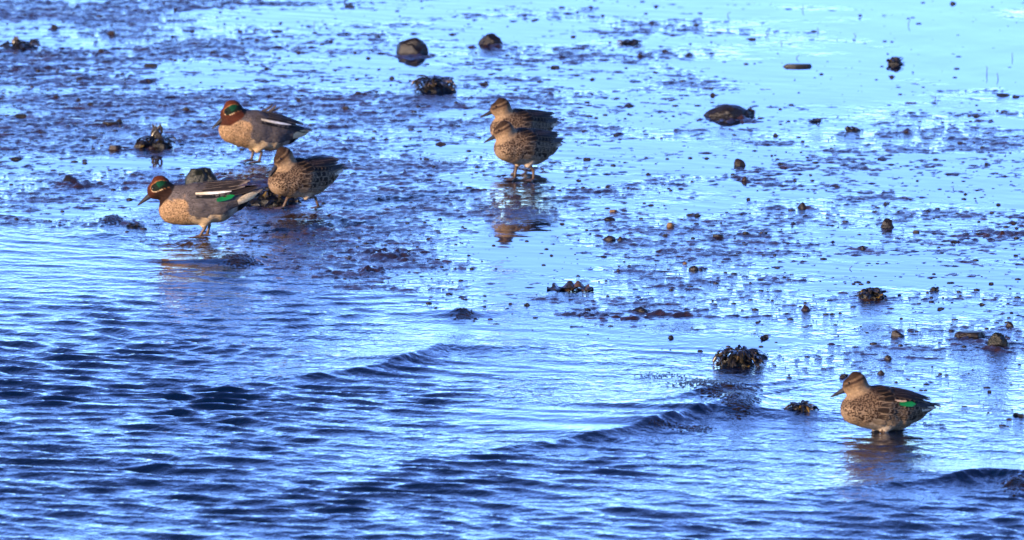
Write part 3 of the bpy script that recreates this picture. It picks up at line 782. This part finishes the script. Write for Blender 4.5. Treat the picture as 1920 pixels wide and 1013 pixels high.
# ------------------------------------------------------------------ stones, weed, bubbles, crumbs
def sample(field, x, y):
    i = np.clip(np.searchsorted(XS, x) - 1, 0, nx - 2); j = np.clip(np.searchsorted(YS, y) - 1, 0, ny - 2)
    fx = (x - XS[i]) / (XS[i + 1] - XS[i]); fy = (y - YS[j]) / (YS[j + 1] - YS[j])
    return (field[j, i] * (1 - fx) + field[j, i + 1] * fx) * (1 - fy) + (field[j + 1, i] * (1 - fx) + field[j + 1, i + 1] * fx) * fy
SURF = np.maximum(MZ, WZ)
def top_at(x, y): return float(sample(SURF, np.array([x]), np.array([y]))[0])

def icosphere(sub):
    t = (1 + 5 ** .5) / 2
    V = [(-1, t, 0), (1, t, 0), (-1, -t, 0), (1, -t, 0), (0, -1, t), (0, 1, t), (0, -1, -t), (0, 1, -t), (t, 0, -1), (t, 0, 1), (-t, 0, -1), (-t, 0, 1)]
    F = [(0, 11, 5), (0, 5, 1), (0, 1, 7), (0, 7, 10), (0, 10, 11), (1, 5, 9), (5, 11, 4), (11, 10, 2), (10, 7, 6), (7, 1, 8), (3, 9, 4), (3, 4, 2), (3, 2, 6), (3, 6, 8), (3, 8, 9), (4, 9, 5), (2, 4, 11), (6, 2, 10), (8, 6, 7), (9, 8, 1)]
    V = [np.array(v) / np.linalg.norm(v) for v in V]
    for _ in range(sub):
        cache, nf = {}, []
        def mid(a, b):
            k = (min(a, b), max(a, b))
            if k not in cache:
                m_ = V[a] + V[b]; V.append(m_ / np.linalg.norm(m_)); cache[k] = len(V) - 1
            return cache[k]
        for a, b, c in F:
            x, y, z = mid(a, b), mid(b, c), mid(c, a)
            nf += [(a, x, z), (b, y, x), (c, z, y), (x, y, z)]
        F = nf
    return np.array(V), np.array(F)
ICO = {n: icosphere(n) for n in (0, 1, 2, 3, 4)}
def noise3(P, sc, seed):
    Q = P * sc + 31.7; I = np.floor(Q).astype(np.int64); f = Q - I; f = f * f * (3 - 2 * f); r_ = 0
    for a in (0, 1):
        for b in (0, 1):
            for c in (0, 1):
                wgt = (f[:, 0] if a else 1 - f[:, 0]) * (f[:, 1] if b else 1 - f[:, 1]) * (f[:, 2] if c else 1 - f[:, 2])
                r_ = r_ + wgt * hash01(I[:, 0] + a, I[:, 1] + b, I[:, 2] + c, seed)
    return (r_ - .5) * 2

PALETTE = {
    'dark':   ((.022, .016, .013), (.055, .038, .026), (.090, .062, .040)),
    'olive':  ((.014, .018, .006), (.050, .058, .014), (.11, .115, .030)),
    'brown':  ((.050, .030, .018), (.100, .060, .034), (.160, .100, .058)),
    'red':    ((.060, .026, .018), (.120, .050, .032), (.170, .085, .055)),
    'ochre':  ((.100, .055, .018), (.230, .125, .035), (.320, .190, .070)),
    'grey':   ((.045, .036, .030), (.085, .068, .054), (.130, .105, .085)),
    'pale':   ((.30, .24, .17), (.48, .40, .30), (.60, .52, .40)),
    'weed':   ((.010, .009, .006), (.022, .018, .009), (.045, .034, .012)),
}
STONE_M = {}
def stone_mat(key):
    if key not in STONE_M:
        a, b, c = [tuple(v * (.18 if key not in ('pale', 'ochre') else .8) for v in q_) for q_ in PALETTE[key]]
        m = NT('stone_' + key).set(IOR=1.45)
        c1 = m.ramp(m.noise(38, 6, .65), [(.3, a), (.52, b), (.78, c)])
        c1 = m.mix(m.ramp(m.noise(9, 3, .6), [(.45, (0, 0, 0)), (.65, (.8, .8, .8))]), c1, tuple(.55 * v for v in a))
        m.col(c1)
        rr = m.math('ADD', m.math('MULTIPLY', m.noise(24, 3), .5), .12); m.l.new(rr, m.p.inputs['Roughness'])
        m.bump(m.noise(130, 5, .7), .8, .004)
        STONE_M[key] = m.m
    return STONE_M[key]
def rock_verts(shape, seed, sub=3, facets=5):
    V, F = ICO[sub]; V = V.copy(); rs = np.random.default_rng(seed)
    V = V * (1 + .20 * noise3(V, 1.3, seed) + .10 * noise3(V, 3.1, seed + 9) + .05 * noise3(V, 8, seed + 19))[:, None]
    for _ in range(facets):                                             # worn flat faces
        n_ = rs.normal(size=3); n_[2] = abs(n_[2]) * .7; n_ /= np.linalg.norm(n_)
        d = rs.uniform(.74, .95); e = V @ n_ - d
        V = V - np.where(e > 0, e * .82, 0)[:, None] * n_
    x, y, z = V.T
    if shape == 'wedge': z = z * (.55 + .45 * sstep(1, -1, x)) ; z = np.where(z > 0, z * np.clip(1.15 - .75 * (x + 1) / 2 * 1.1, .12, 2), z)
    elif shape == 'slab': z = np.clip(z, -.8, .55)
    elif shape == 'whale': z = z * (1 - .25 * x * x); z = np.where(z > 0, z * (1 - .25 * np.clip(x, 0, 1)), z)
    elif shape == 'pyramid':
        t = np.clip((z + .4) / 1.4, 0, 1); x = x * (1.05 - .5 * t); y = y * (1.05 - .5 * t)
    elif shape == 'dome':
        t = np.clip(z, 0, 1); x = x * (1 - .12 * t ** 1.5); y = y * (1 - .12 * t ** 1.5)
    elif shape == 'skirt': r_ = 1 + .16 * sstep(.30, .12, z); x = x * r_; y = y * r_
    V = np.stack([x, y, z], 1)
    V[:, :2] /= np.abs(V[:, :2]).max(0); V[:, 2] /= V[:, 2].max()
    return V, F
def rock_mesh(shape, seed, w, h, dep, sub=3, facets=5, sink=.35):
    V, F = rock_verts(shape, seed, sub, facets)
    V = V * np.array([w / 2, dep / 2, h]); V[:, 2] = np.maximum(V[:, 2], -h * sink - .004)
    return mesh_np('stone', V, F)
def place(u, vb, dep): 
    """centre on the ground of a thing of depth dep whose nearest foot shows at row vb"""
    p = ground(u, vb); y = p.y + dep * .42
    return p.x * y / p.y, y
seed_n = [100]
def stone(u, vb, w, h, shape, pal, label=None, name='stone', cat='stone', group=None, sub=3, rot=0.0, dr=.8, facets=5):
    seed_n[0] += 1
    k = ppm(vb); W, Hh = w / k, h / k * (.70 if w < 40 else .78); dep = W * dr
    o = link(name, rock_mesh(shape, seed_n[0], W, Hh, dep, sub, facets), stone_mat(pal))
    x, y = place(u, vb, dep); z = min(top_at(x, y), .003)
    o.location = (x, y, z - .001); o.rotation_euler = (0, 0, rot)
    if label: tag(o, label, cat, group)
    return o

# the larger stones, one by one
stone(772, 100, 66, 37, 'dome', 'dark', 'large domed dark boulder standing in a bright puddle behind the weed mound', name='boulder', cat='boulder', sub=4)
stone(920, 84, 50, 26, 'whale', 'dark', 'rugged dark rock with a low broken tail beyond the domed boulder', name='rock', cat='rock', sub=4)
rk = stone(1367, 220, 98, 28, 'whale', 'grey', 'long low whale backed rock with a weed tuft at one end', name='rock', cat='rock', sub=4, facets=3)
stone(379, 350, 66, 44, 'dome', 'olive', 'smooth round mossy boulder right behind the green headed male duck', name='boulder', cat='boulder', sub=4, facets=2)
stone(140, 344, 46, 17, 'wedge', 'grey', 'grey wedge shaped stone tapering to a flat point', sub=4)
stone(1387, 311, 26, 19, 'dome', 'brown', 'squarish brown stone with a smaller reddish stone near it', sub=3)
stone(1396, 341, 12, 13, 'dome', 'red', 'small upright reddish stone near the squarish brown stone')
stone(1505, 391, 22, 16, 'pyramid', 'dark', 'small dark peaked stone at the end of a pale puddle')
stone(1664, 427, 30, 25, 'skirt', 'dark', 'round dark stone with a ledge mirrored in a pale puddle', sub=4)
stone(1511, 583, 24, 15, 'pyramid', 'red', 'reddish pyramid shaped stone lying near the ragged weed clump')
stone(1684, 631, 27, 17, 'wedge', 'brown', 'brown rounded stone with one sloping side on smooth wet mud')
stone(1871, 652, 46, 33, 'dome', 'olive', 'big blackish olive rock touching a long flat stone', name='rock', cat='rock', sub=4)
stone(1818, 634, 62, 13, 'slab', 'brown', 'long flat brown stone beside the blackish olive rock', sub=4)
stone(1893, 613, 17, 12, 'dome', 'dark', 'small dark stone lying beyond the blackish olive rock')
stone(1665, 675, 17, 13, 'dome', 'dark', 'dark knobbly stone with crumbs beside it, behind the lone duck')
stone(1652, 702, 16, 11, 'dome', 'brown', 'brown stone close behind the head of the lone duck')
stone(1580, 709, 14, 9, 'whale', 'dark', 'little dark stone at the beak of the lone duck')
stone(1201, 586, 36, 13, 'whale', 'dark', 'low dark hump of stone at a reddish mud streak', sub=4)
stone(1301, 507, 20, 11, 'dome', 'dark', 'dark round stone with a little one stuck to its side')
stone(1314, 507, 9, 6, 'dome', 'dark', 'tiny stone stuck to the side of a dark round stone')
stone(1284, 495, 10, 6, 'dome', 'ochre', 'tiny tan stone beside a dark round stone')
stone(1256, 427, 18, 14, 'dome', 'ochre', 'yellow brown ball shaped stone in a puddle')
stone(1143, 451, 28, 13, 'dome', 'brown', 'lumpy brown stone joined to a darker one', facets=8)
stone(1163, 452, 16, 12, 'pyramid', 'dark', 'darker stone joined to a lumpy brown one')
stone(1345, 447, 24, 8, 'slab', 'dark', 'flat dark oval stone on smooth wet mud')
stone(1398, 441, 15, 7, 'dome', 'dark', 'small blackish stone with a flat neighbour in a pale puddle')
stone(1432, 440, 16, 5, 'slab', 'brown', 'small flat brown stone in a pale puddle')
stone(1143, 413, 26, 8, 'whale', 'dark', 'low dark stone below a tan pebble')
stone(1150, 398, 15, 5, 'slab', 'ochre', 'tan pebble above a low dark stone', name='pebble', cat='pebble')
stone(1618, 468, 14, 11, 'pyramid', 'dark', 'small dark pointed stone between two pale puddles')
stone(1718, 436, 15, 6, 'slab', 'brown', 'small flat stone beside the round ledged stone')
stone(1585, 418, 12, 5, 'slab', 'dark', 'tiny flat stone alone in a long pale puddle')
stone(206, 235, 36, 7, 'slab', 'brown', 'long thin brown stone with a round one leaning on it', sub=4)
stone(223, 233, 15, 12, 'dome', 'grey', 'round grey stone leaning on a long thin stone')
stone(215, 282, 26, 11, 'slab', 'red', 'rust coloured block shaped stone near the spiky weed clump')
stone(350, 209, 18, 10, 'dome', 'brown', 'brown stone with a white pebble beside it')
stone(329, 216, 10, 5, 'dome', 'pale', 'tiny white pebble beside a brown stone', name='pebble', cat='pebble')
stone(1786, 8, 14, 8, 'dome', 'dark', 'dark stone far out on the brightest puddle')
stone(1492, 126, 62, 7, 'slab', 'dark', 'thin dark plank like slab lying in the brightest puddle', sub=4, dr=.35)
# scattered pebbles whose only difference is where they lie
POOL = [rock_verts(sh, 900 + i, 2, 4) for i, sh in enumerate(['dome', 'dome', 'whale', 'slab', 'wedge', 'pyramid', 'dome', 'slab'])]
POOLM = {}
MARKS = [(772, 100, 'near the domed boulder'), (920, 84, 'near the rugged rock with a low tail'), (1367, 220, 'near the whale backed rock'), (140, 344, 'near the grey wedge shaped stone'),
         (1387, 311, 'near the squarish brown stone'), (1664, 427, 'near the round ledged stone'), (1871, 652, 'near the blackish olive rock'), (815, 172, 'near the low pyramid of weed'), (292, 278, 'near the tall stalked weed'),
         (1385, 688, 'near the largest bushy weed clump'), (1635, 561, 'near the ragged brown weed clump'), (1680, 122, 'near the spiky tuft in the brightest puddle'), (40, 92, 'near the long black weed strip'),
         (1075, 546, 'near the curled kelp sheet'), (975, 338, 'near the overlapping pair of ducks'), (484, 305, 'near the rusty headed male duck'), (1345, 447, 'near the flat dark oval stone'), (1143, 451, 'near the lumpy brown stone'), (1180, 83, 'near the thin weed strip')]
rp = random.Random(3)
for i, (u, vb, w, h) in enumerate(PEB):
    k = ppm(vb); j = rp.randrange(8); pal = rp.choice(['dark', 'dark', 'dark', 'brown', 'brown', 'red', 'grey'])
    if (j, pal) not in POOLM:
        V, F = POOL[j]; V = V * np.array([.5, .5, 1]); V[:, 2] = np.maximum(V[:, 2], -.5)
        me = mesh_np('pebble', V, F); me.materials.append(stone_mat(pal)); POOLM[(j, pal)] = me
    o = link('pebble', POOLM[(j, pal)])
    W = w / k; x, y = place(u, vb, W * .8)
    o.scale = (W, W * rp.uniform(.6, .95), h / k * .58); o.rotation_euler = (0, 0, rp.uniform(-.5, .5))
    o.location = (x, y, min(top_at(x, y), .003) - .001)
    near = min(MARKS, key=lambda q_: math.hypot(q_[0] - u, (q_[1] - vb) * 2))
    where = near[2] if math.hypot(near[0] - u, (near[1] - vb) * 2) < 230 else 'lying loose on the wet mudflat'
    kindw = {'dark': 'dark', 'brown': 'brown', 'red': 'reddish', 'grey': 'greyish'}[pal]
    shp = ['rounded', 'rounded', 'long', 'flat', 'sloping', 'pointed', 'rounded', 'flat'][j]
    size = 'larger' if w >= 18 else ('small' if w >= 11 else 'tiny')
    tag(o, f'{size} {kindw} {shp} pebble {where}', 'pebble', 'loose pebbles on the mudflat')

# seaweed
m = NT('bladder_wrack').set(Roughness=.30, IOR=1.5)
cc = m.attr('Col'); m.col(m.mix(1.0, cc, m.ramp(m.noise(60, 3), [(.3, (.6, .6, .6)), (.7, (1.3, 1.3, 1.3))]), 'MULTIPLY'))
m.bump(m.noise(140, 3), .5, .002); M_WEED = m.m
def weed(u, vb, w, h, n_, label, seed, spike=None, pal='weed', lie=0.25, wid=.0078, core_h=.60, stones=()):
    rs = np.random.default_rng(seed); k = ppm(vb); W, Hh = w / k, h / k; dep = W * .75
    root = bpy.data.objects.new('seaweed_clump', None); COL.objects.link(root); root.empty_display_size = .05
    x, y = place(u, vb, dep); root.location = (x, y, min(top_at(x, y), .002))
    tag(root, label, 'seaweed')
    V, F = rock_verts('dome', seed * 3, 3, 0)
    V[:, :2] *= (1 - .45 * np.clip(V[:, 2:], 0, 1)); V = V * (1 + .25 * noise3(V, 4.5, seed))[:, None] * np.array([W * .40, dep * .42, Hh * core_h]); V[:, 2] = np.maximum(V[:, 2], -.012)
    link('matted_base', mesh_np('matted_base', V, F), stone_mat(pal), root)
    for i in range(n_):
        az = rs.uniform(0, 6.283); el = rs.uniform(.1, 1.45)
        d0 = np.array([math.cos(az) * math.cos(el), math.sin(az) * math.cos(el), math.sin(el)])
        p0 = d0 * np.array([W * .36, dep * .36, Hh * (core_h - .06)])
        L = rs.uniform(.30, .62) * min(W, .16) * (1 - .3 * (el > 1))
        out = np.array([math.cos(az), math.sin(az), 0.0]); az2 = az + rs.normal(0, .7); o2 = np.array([math.cos(az2), math.sin(az2), 0.0])
        up = rs.uniform(.05, .60) if rs.uniform() < .7 else rs.uniform(.6, 1.1)
        t = np.linspace(0, 1, NL)[:, None]
        P = p0 + out * L * .25 * t + o2 * L * .55 * t ** 1.4 + np.array([0, 0, 1]) * (L * up * t * (1 - t * rs.uniform(.75, 1.6)) )
        P[:, 2] = np.maximum(P[:, 2], .003 + .004 * rs.uniform())
        P[:, 0] = np.tanh(P[:, 0] / (W * .55)) * W * .55
        P[:, 2] = np.minimum(P[:, 2], .003 + Hh * rs.uniform(.65, 1.3) * np.clip(1.05 - np.abs(P[:, 0] / (W * .56)) ** 1.5, .02, 1))
        a2 = rs.uniform(-.8, .8); br = P[3] + (P[-1] - P[3]) * t[:, 0:1] * .9 + np.cross((0, 0, 1), o2) * L * .22 * a2 * t + np.array([0, 0, L * .10]) * t * rs.uniform(-.3, 1)
        br[:, 2] = np.clip(br[:, 2], .003, .003 + Hh * 1.08 * np.clip(1.05 - np.abs(br[:, 0] / (W * .56)) ** 1.5, .02, 1))
        nr = np.array([rs.normal(0, .35), -.45 + rs.normal(0, .35), 1.0]); nr /= np.linalg.norm(nr)
        ww = wid * rs.uniform(.6, 1.35)
        Vv, Ff, U, T = blades(np.stack([P, br]), np.stack([nr, nr]), np.array([ww, ww * .75]), .35, .7)
        dark = np.array((.011, .009, .005)) * rs.uniform(.4, 1.7); tip = np.array((.20, .125, .020)) if rs.uniform() < .14 else dark * 2.0 + np.array((.012, .008, .002))
        me = mesh_np('frond', Vv, Ff); set_col(me, cmix(np.tile(dark, (len(U), 1)), tip, sstep(.55, 1, T)))
        link('frond', me, M_WEED, root)
    if spike:
        dx_, top = spike; hz = top / k; x0 = dx_ / k
        for i in range(9):
            a = np.array([x0 + rs.uniform(-.018, .018), rs.uniform(-.01, .01), Hh * .25]); b = np.array([x0 + rs.uniform(-.010, .010) - .004, rs.uniform(-.01, .01), hz * rs.uniform(.55, 1.0)])
            t = np.linspace(0, 1, NL)[:, None]; P = a * (1 - t) + b * t + np.array([.006, 0, 0]) * np.sin(t * 5 + i)
            Vv, Ff, U, T = blades(P[None], np.array([[rs.normal(0, .4), -1.0, .2]]), np.array([.0075]), .35, .8)
            me = mesh_np('frond', Vv, Ff); set_col(me, cmix(np.tile(np.array((.012, .009, .005)), (len(U), 1)), (.045, .030, .010), T)); link('frond', me, M_WEED, root)
    return root
weed(815, 172, 92, 38, 70, 'dark wet weed heap shaped like a low pyramid in front of the domed boulder', 11)
weed(292, 278, 84, 30, 50, 'weed clump with one tall stalk sticking up, on the mud beside the rusty headed male', 12, spike=(4, 47))
stone(262, 278, 24, 16, 'dome', 'brown', 'rounded brown stone at the foot of the tall stalked weed')
stone(284, 280, 12, 7, 'dome', 'red', 'tiny pinkish stone at the foot of the tall stalked weed')
weed(512, 386, 122, 46, 90, 'broad black weed heap between the green headed male and the striding female', 13)
weed(1385, 688, 100, 50, 110, 'largest bushy weed clump with yellow tips, mirrored in calm water near the bubbles', 14)
weed(1425, 672, 36, 11, 10, 'flat strand of weed trailing from the largest bushy clump', 15, wid=.008)
weed(1501, 776, 74, 24, 46, 'small spread weed clump in rippled water ahead of the lone duck', 16)
weed(1635, 561, 62, 30, 48, 'ragged brown weed clump with sprigs on top, beyond the reddish pyramid stone', 17)
weed(1680, 122, 38, 22, 24, 'isolated spiky tuft of weed standing in the brightest puddle', 18, wid=.007)
weed(1180, 83, 52, 11, 14, 'thin dark weed strip with a lump at one end, far up the mud', 19, wid=.008)
weed(1600, 246, 36, 8, 12, 'flat little weed patch near the whale backed rock', 20, wid=.007)
weed(1528, 229, 32, 8, 12, 'low dark weed scrap between the whale backed rock and a flat little patch', 21, wid=.007)
weed(40, 92, 86, 15, 30, 'long black weed strip with a twig sticking up', 22, spike=(-8, 24), wid=.009)
weed(252, 428, 40, 10, 14, 'dark weed scrap at the waterline ahead of the green headed male', 23, wid=.007)
weed(1406, 216, 22, 24, 12, 'weed tuft on the end of the whale backed rock', 24, wid=.007)
weed(1258, 803 - 168, 14, 9, 6, 'tiny sprig of weed by the waterline beyond the largest bushy clump', 25, wid=.005)
weed(1752, 545, 22, 10, 7, 'thin upright sprig of weed beside the ragged brown clump', 26, wid=.005)
weed(1432, 636, 22, 9, 7, 'small weed sprig just beyond the largest bushy clump', 27, wid=.006)
# a curled sheet of kelp
def kelp(u, vb, w, h, label, seed):
    rs = np.random.default_rng(seed); k = ppm(vb); W, Hh = w / k, h / k
    root = bpy.data.objects.new('kelp_sheet', None); COL.objects.link(root); root.empty_display_size = .05
    x, y = place(u, vb, .08); root.location = (x, y, min(top_at(x, y), .002)); tag(root, label, 'seaweed')
    for i in range(5):
        n_u, n_v = 14, 6; off = rs.uniform(-.25, .25) * W; ln = W * rs.uniform(.45, .75)
        U, T = np.meshgrid(np.linspace(-.5, .5, n_u), np.linspace(-.5, .5, n_v))
        X = off + U * ln; Y = T * .05 * rs.uniform(.6, 1.1) + .05 * rs.uniform(-.4, .4) + .01 * np.sin(U * 5 + i)
        Z = .003 + Hh * rs.uniform(.5, 1.0) * np.clip(np.sin((U + .5) * 3.14 * rs.uniform(1.5, 2.6) + i), 0, 1) * (.65 + .5 * T) + .003 * np.sin(T * 9 + U * 12)
        id_ = np.arange(n_u * n_v).reshape(n_v, n_u); F = np.stack([id_[:-1, :-1], id_[:-1, 1:], id_[1:, 1:], id_[1:, :-1]], -1).reshape(-1, 4)
        me = mesh_np('frond', np.stack([X, Y, Z], -1).reshape(-1, 3), F)
        c0 = np.array((.030, .022, .008)) if i % 2 else np.array((.075, .040, .012)); set_col(me, np.tile(c0, (n_u * n_v, 1)))
        link('frond', me, M_WEED, root)
kelp(1075, 546, 84, 17, 'curled sheet of brown kelp lying flat on smooth wet mud', 31)

# thin upright stems in the bright puddle
m = NT('dead_stem').set(Roughness=.6); m.col((.030, .020, .015, 1)); M_STEM = m.m
for i, (u, vb, h) in enumerate([(588, 52, 18), (1495, 110, 12), (1752, 190, 16), (1851, 140, 26), (1872, 148, 20), (1703, 48, 18), (1532, 60, 14), (1466, 82, 10), (1440, 68, 9), (1604, 68, 8), (1898, 110, 18), (1365, 30, 12), (1505, 20, 16), (1100, 318, 8), (1595, 505, 10), (1786, 355, 10)]):
    k = ppm(vb); p = ground(u, vb); rs = random.Random(i); h *= .6
    pts = [(0, 0, -.02), (rs.uniform(-.003, .003), 0, h / k * .4), (rs.uniform(-.006, .006), 0, h / k * .75), (rs.uniform(-.012, .012), 0, h / k)]
    o = link('dead_stem', ring_mesh('dead_stem', tube_rings(pts, [.0014, .0013, .0011, .0008], 6)), M_STEM); o.location = (p.x, p.y, 0)
    lean = 'leaning' if abs(pts[3][0]) > .006 else 'straight'
    tag(o, f"{'tall' if h > 9 else 'short'} {lean} thin dead stem sticking up out of the wet mud", 'stem', 'thin stems standing in the mud')

# bubbles where the little waves run out
m = NT('bubble_film').set(Roughness=.04, IOR=1.40); m.col(m.ramp(m.noise(30, 2), [(.35, (.002, .002, .002)), (.7, (.016, .010, .006))])); M_BUB = m.m
HV, HF = [], []
for i in range(4):
    a = i / 3.4 * 1.571
    for j in range(9): HV.append((math.cos(a) * math.cos(j * .6981), math.cos(a) * math.sin(j * .6981), math.sin(a) * .85))
HV.append((0, 0, .86))
for i in range(3):
    for j in range(9): HF.append((i * 9 + j, i * 9 + (j + 1) % 9, (i + 1) * 9 + (j + 1) % 9, (i + 1) * 9 + j))
for j in range(9): HF.append((27 + j, 27 + (j + 1) % 9, 36, 36))
HV = np.array(HV); HF3 = np.array([f[:3] for f in HF] + [(f[0], f[2], f[3]) for f in HF if f[2] != f[3]])
def bubbles(label, spots, seed):
    """spots: (u, v, ru, rv, count, rmin, rmax)"""
    rs = np.random.default_rng(seed); VV, FF, n_ = [], [], 0
    for (u, v, ru, rv, cnt, r0, r1) in spots:
        a = rs.uniform(0, 6.283, cnt); q = np.minimum(np.abs(rs.normal(0, .55, cnt)) ** .8, 1.6)
        x, y = ground_np(u + ru * q * np.cos(a), v + rv * q * np.sin(a))
        r = r0 + (r1 - r0) * rs.uniform(0, 1, cnt) ** 2.5
        z = sample(SURF, x, y) - r * .42
        VV.append((np.stack([x, y, z], 1)[:, None] + HV[None] * (r[:, None, None] * np.array([1, 1, .75]))).reshape(-1, 3))
        FF.append((HF3[None] + (n_ + np.arange(cnt) * len(HV))[:, None, None]).reshape(-1, 3)); n_ += cnt * len(HV)
    o = link('foam_bubbles', mesh_np('foam_bubbles', np.concatenate(VV), np.concatenate(FF)), M_BUB)
    tag(o, label, kind='stuff'); return o
bubbles('brown bubbles heaped where the largest ripple runs out near the bushy weed clump',
        [(1388, 768, 30, 15, 700, .005, .013), (1360, 745, 42, 15, 600, .004, .011), (1310, 726, 60, 14, 420, .0025, .007), (1240, 708, 60, 10, 160, .0015, .004), (1402, 752, 20, 18, 300, .004, .012), (1305, 805, 30, 7, 450, .003, .008), (1250, 803, 44, 5, 200, .0015, .005)], 1)
bubbles('brown bubbles on a ripple in front of the green headed male duck', [(455, 495, 30, 7, 420, .004, .010), (400, 490, 40, 6, 120, .0015, .004)], 2)
bubbles('bubbles at the waterline beside the dark weed scrap', [(212, 416, 20, 7, 300, .003, .009)], 3)
bubbles('bubbles on a small ripple between the kelp sheet and the drakes', [(870, 594, 18, 7, 300, .003, .008), (800, 575, 60, 8, 120, .0015, .003)], 4)
bubbles('bubbles on the ripple rolling in past the lone duck', [(1912, 916, 30, 11, 450, .004, .010)], 5)

# crumbs of mud and grit, far too many to count
rs = np.random.default_rng(77); N = 5200
cu, cv = rs.uniform(-40, 1960, N), rs.uniform(-20, 800, N) ** 1.0
cx, cy = ground_np(cu, cv)
keep = (sample(SEA, cx, cy) < .02)
dens = sample(thr, cx, cy); keep &= rs.uniform(0, 1, N) < np.clip(1.1 - .38 * dens, .25, 1)
clus = vnoise(cx * 3.0, cy * 2.2, 55) + .5; keep &= rs.uniform(0, 1, N) < .25 + 1.1 * clus
cx, cy = cx[keep], cy[keep]; n_ = len(cx)
r = .0018 + .0058 * rs.uniform(0, 1, n_) ** 3.2
V1, F1 = ICO[0]
V1 = V1 * (1 + .35 * noise3(V1, 2.5, 5))[:, None]
sc = np.stack([r * rs.uniform(.8, 1.9, n_), r * rs.uniform(.8, 1.4, n_), r * rs.uniform(.35, .75, n_)], 1)
cz = np.clip(sample(SURF, cx, cy), -.001, .004)
V = (np.stack([cx, cy, cz], 1)[:, None] + V1[None] * sc[:, None]).reshape(-1, 3)
F = (F1[None] + (np.arange(n_) * len(V1))[:, None, None]).reshape(-1, 3)
o = link('mud_crumbs', mesh_np('mud_crumbs', V, F), stone_mat('dark'))
tag(o, 'scattered dark crumbs of mud and grit over the wet flat', kind='stuff')
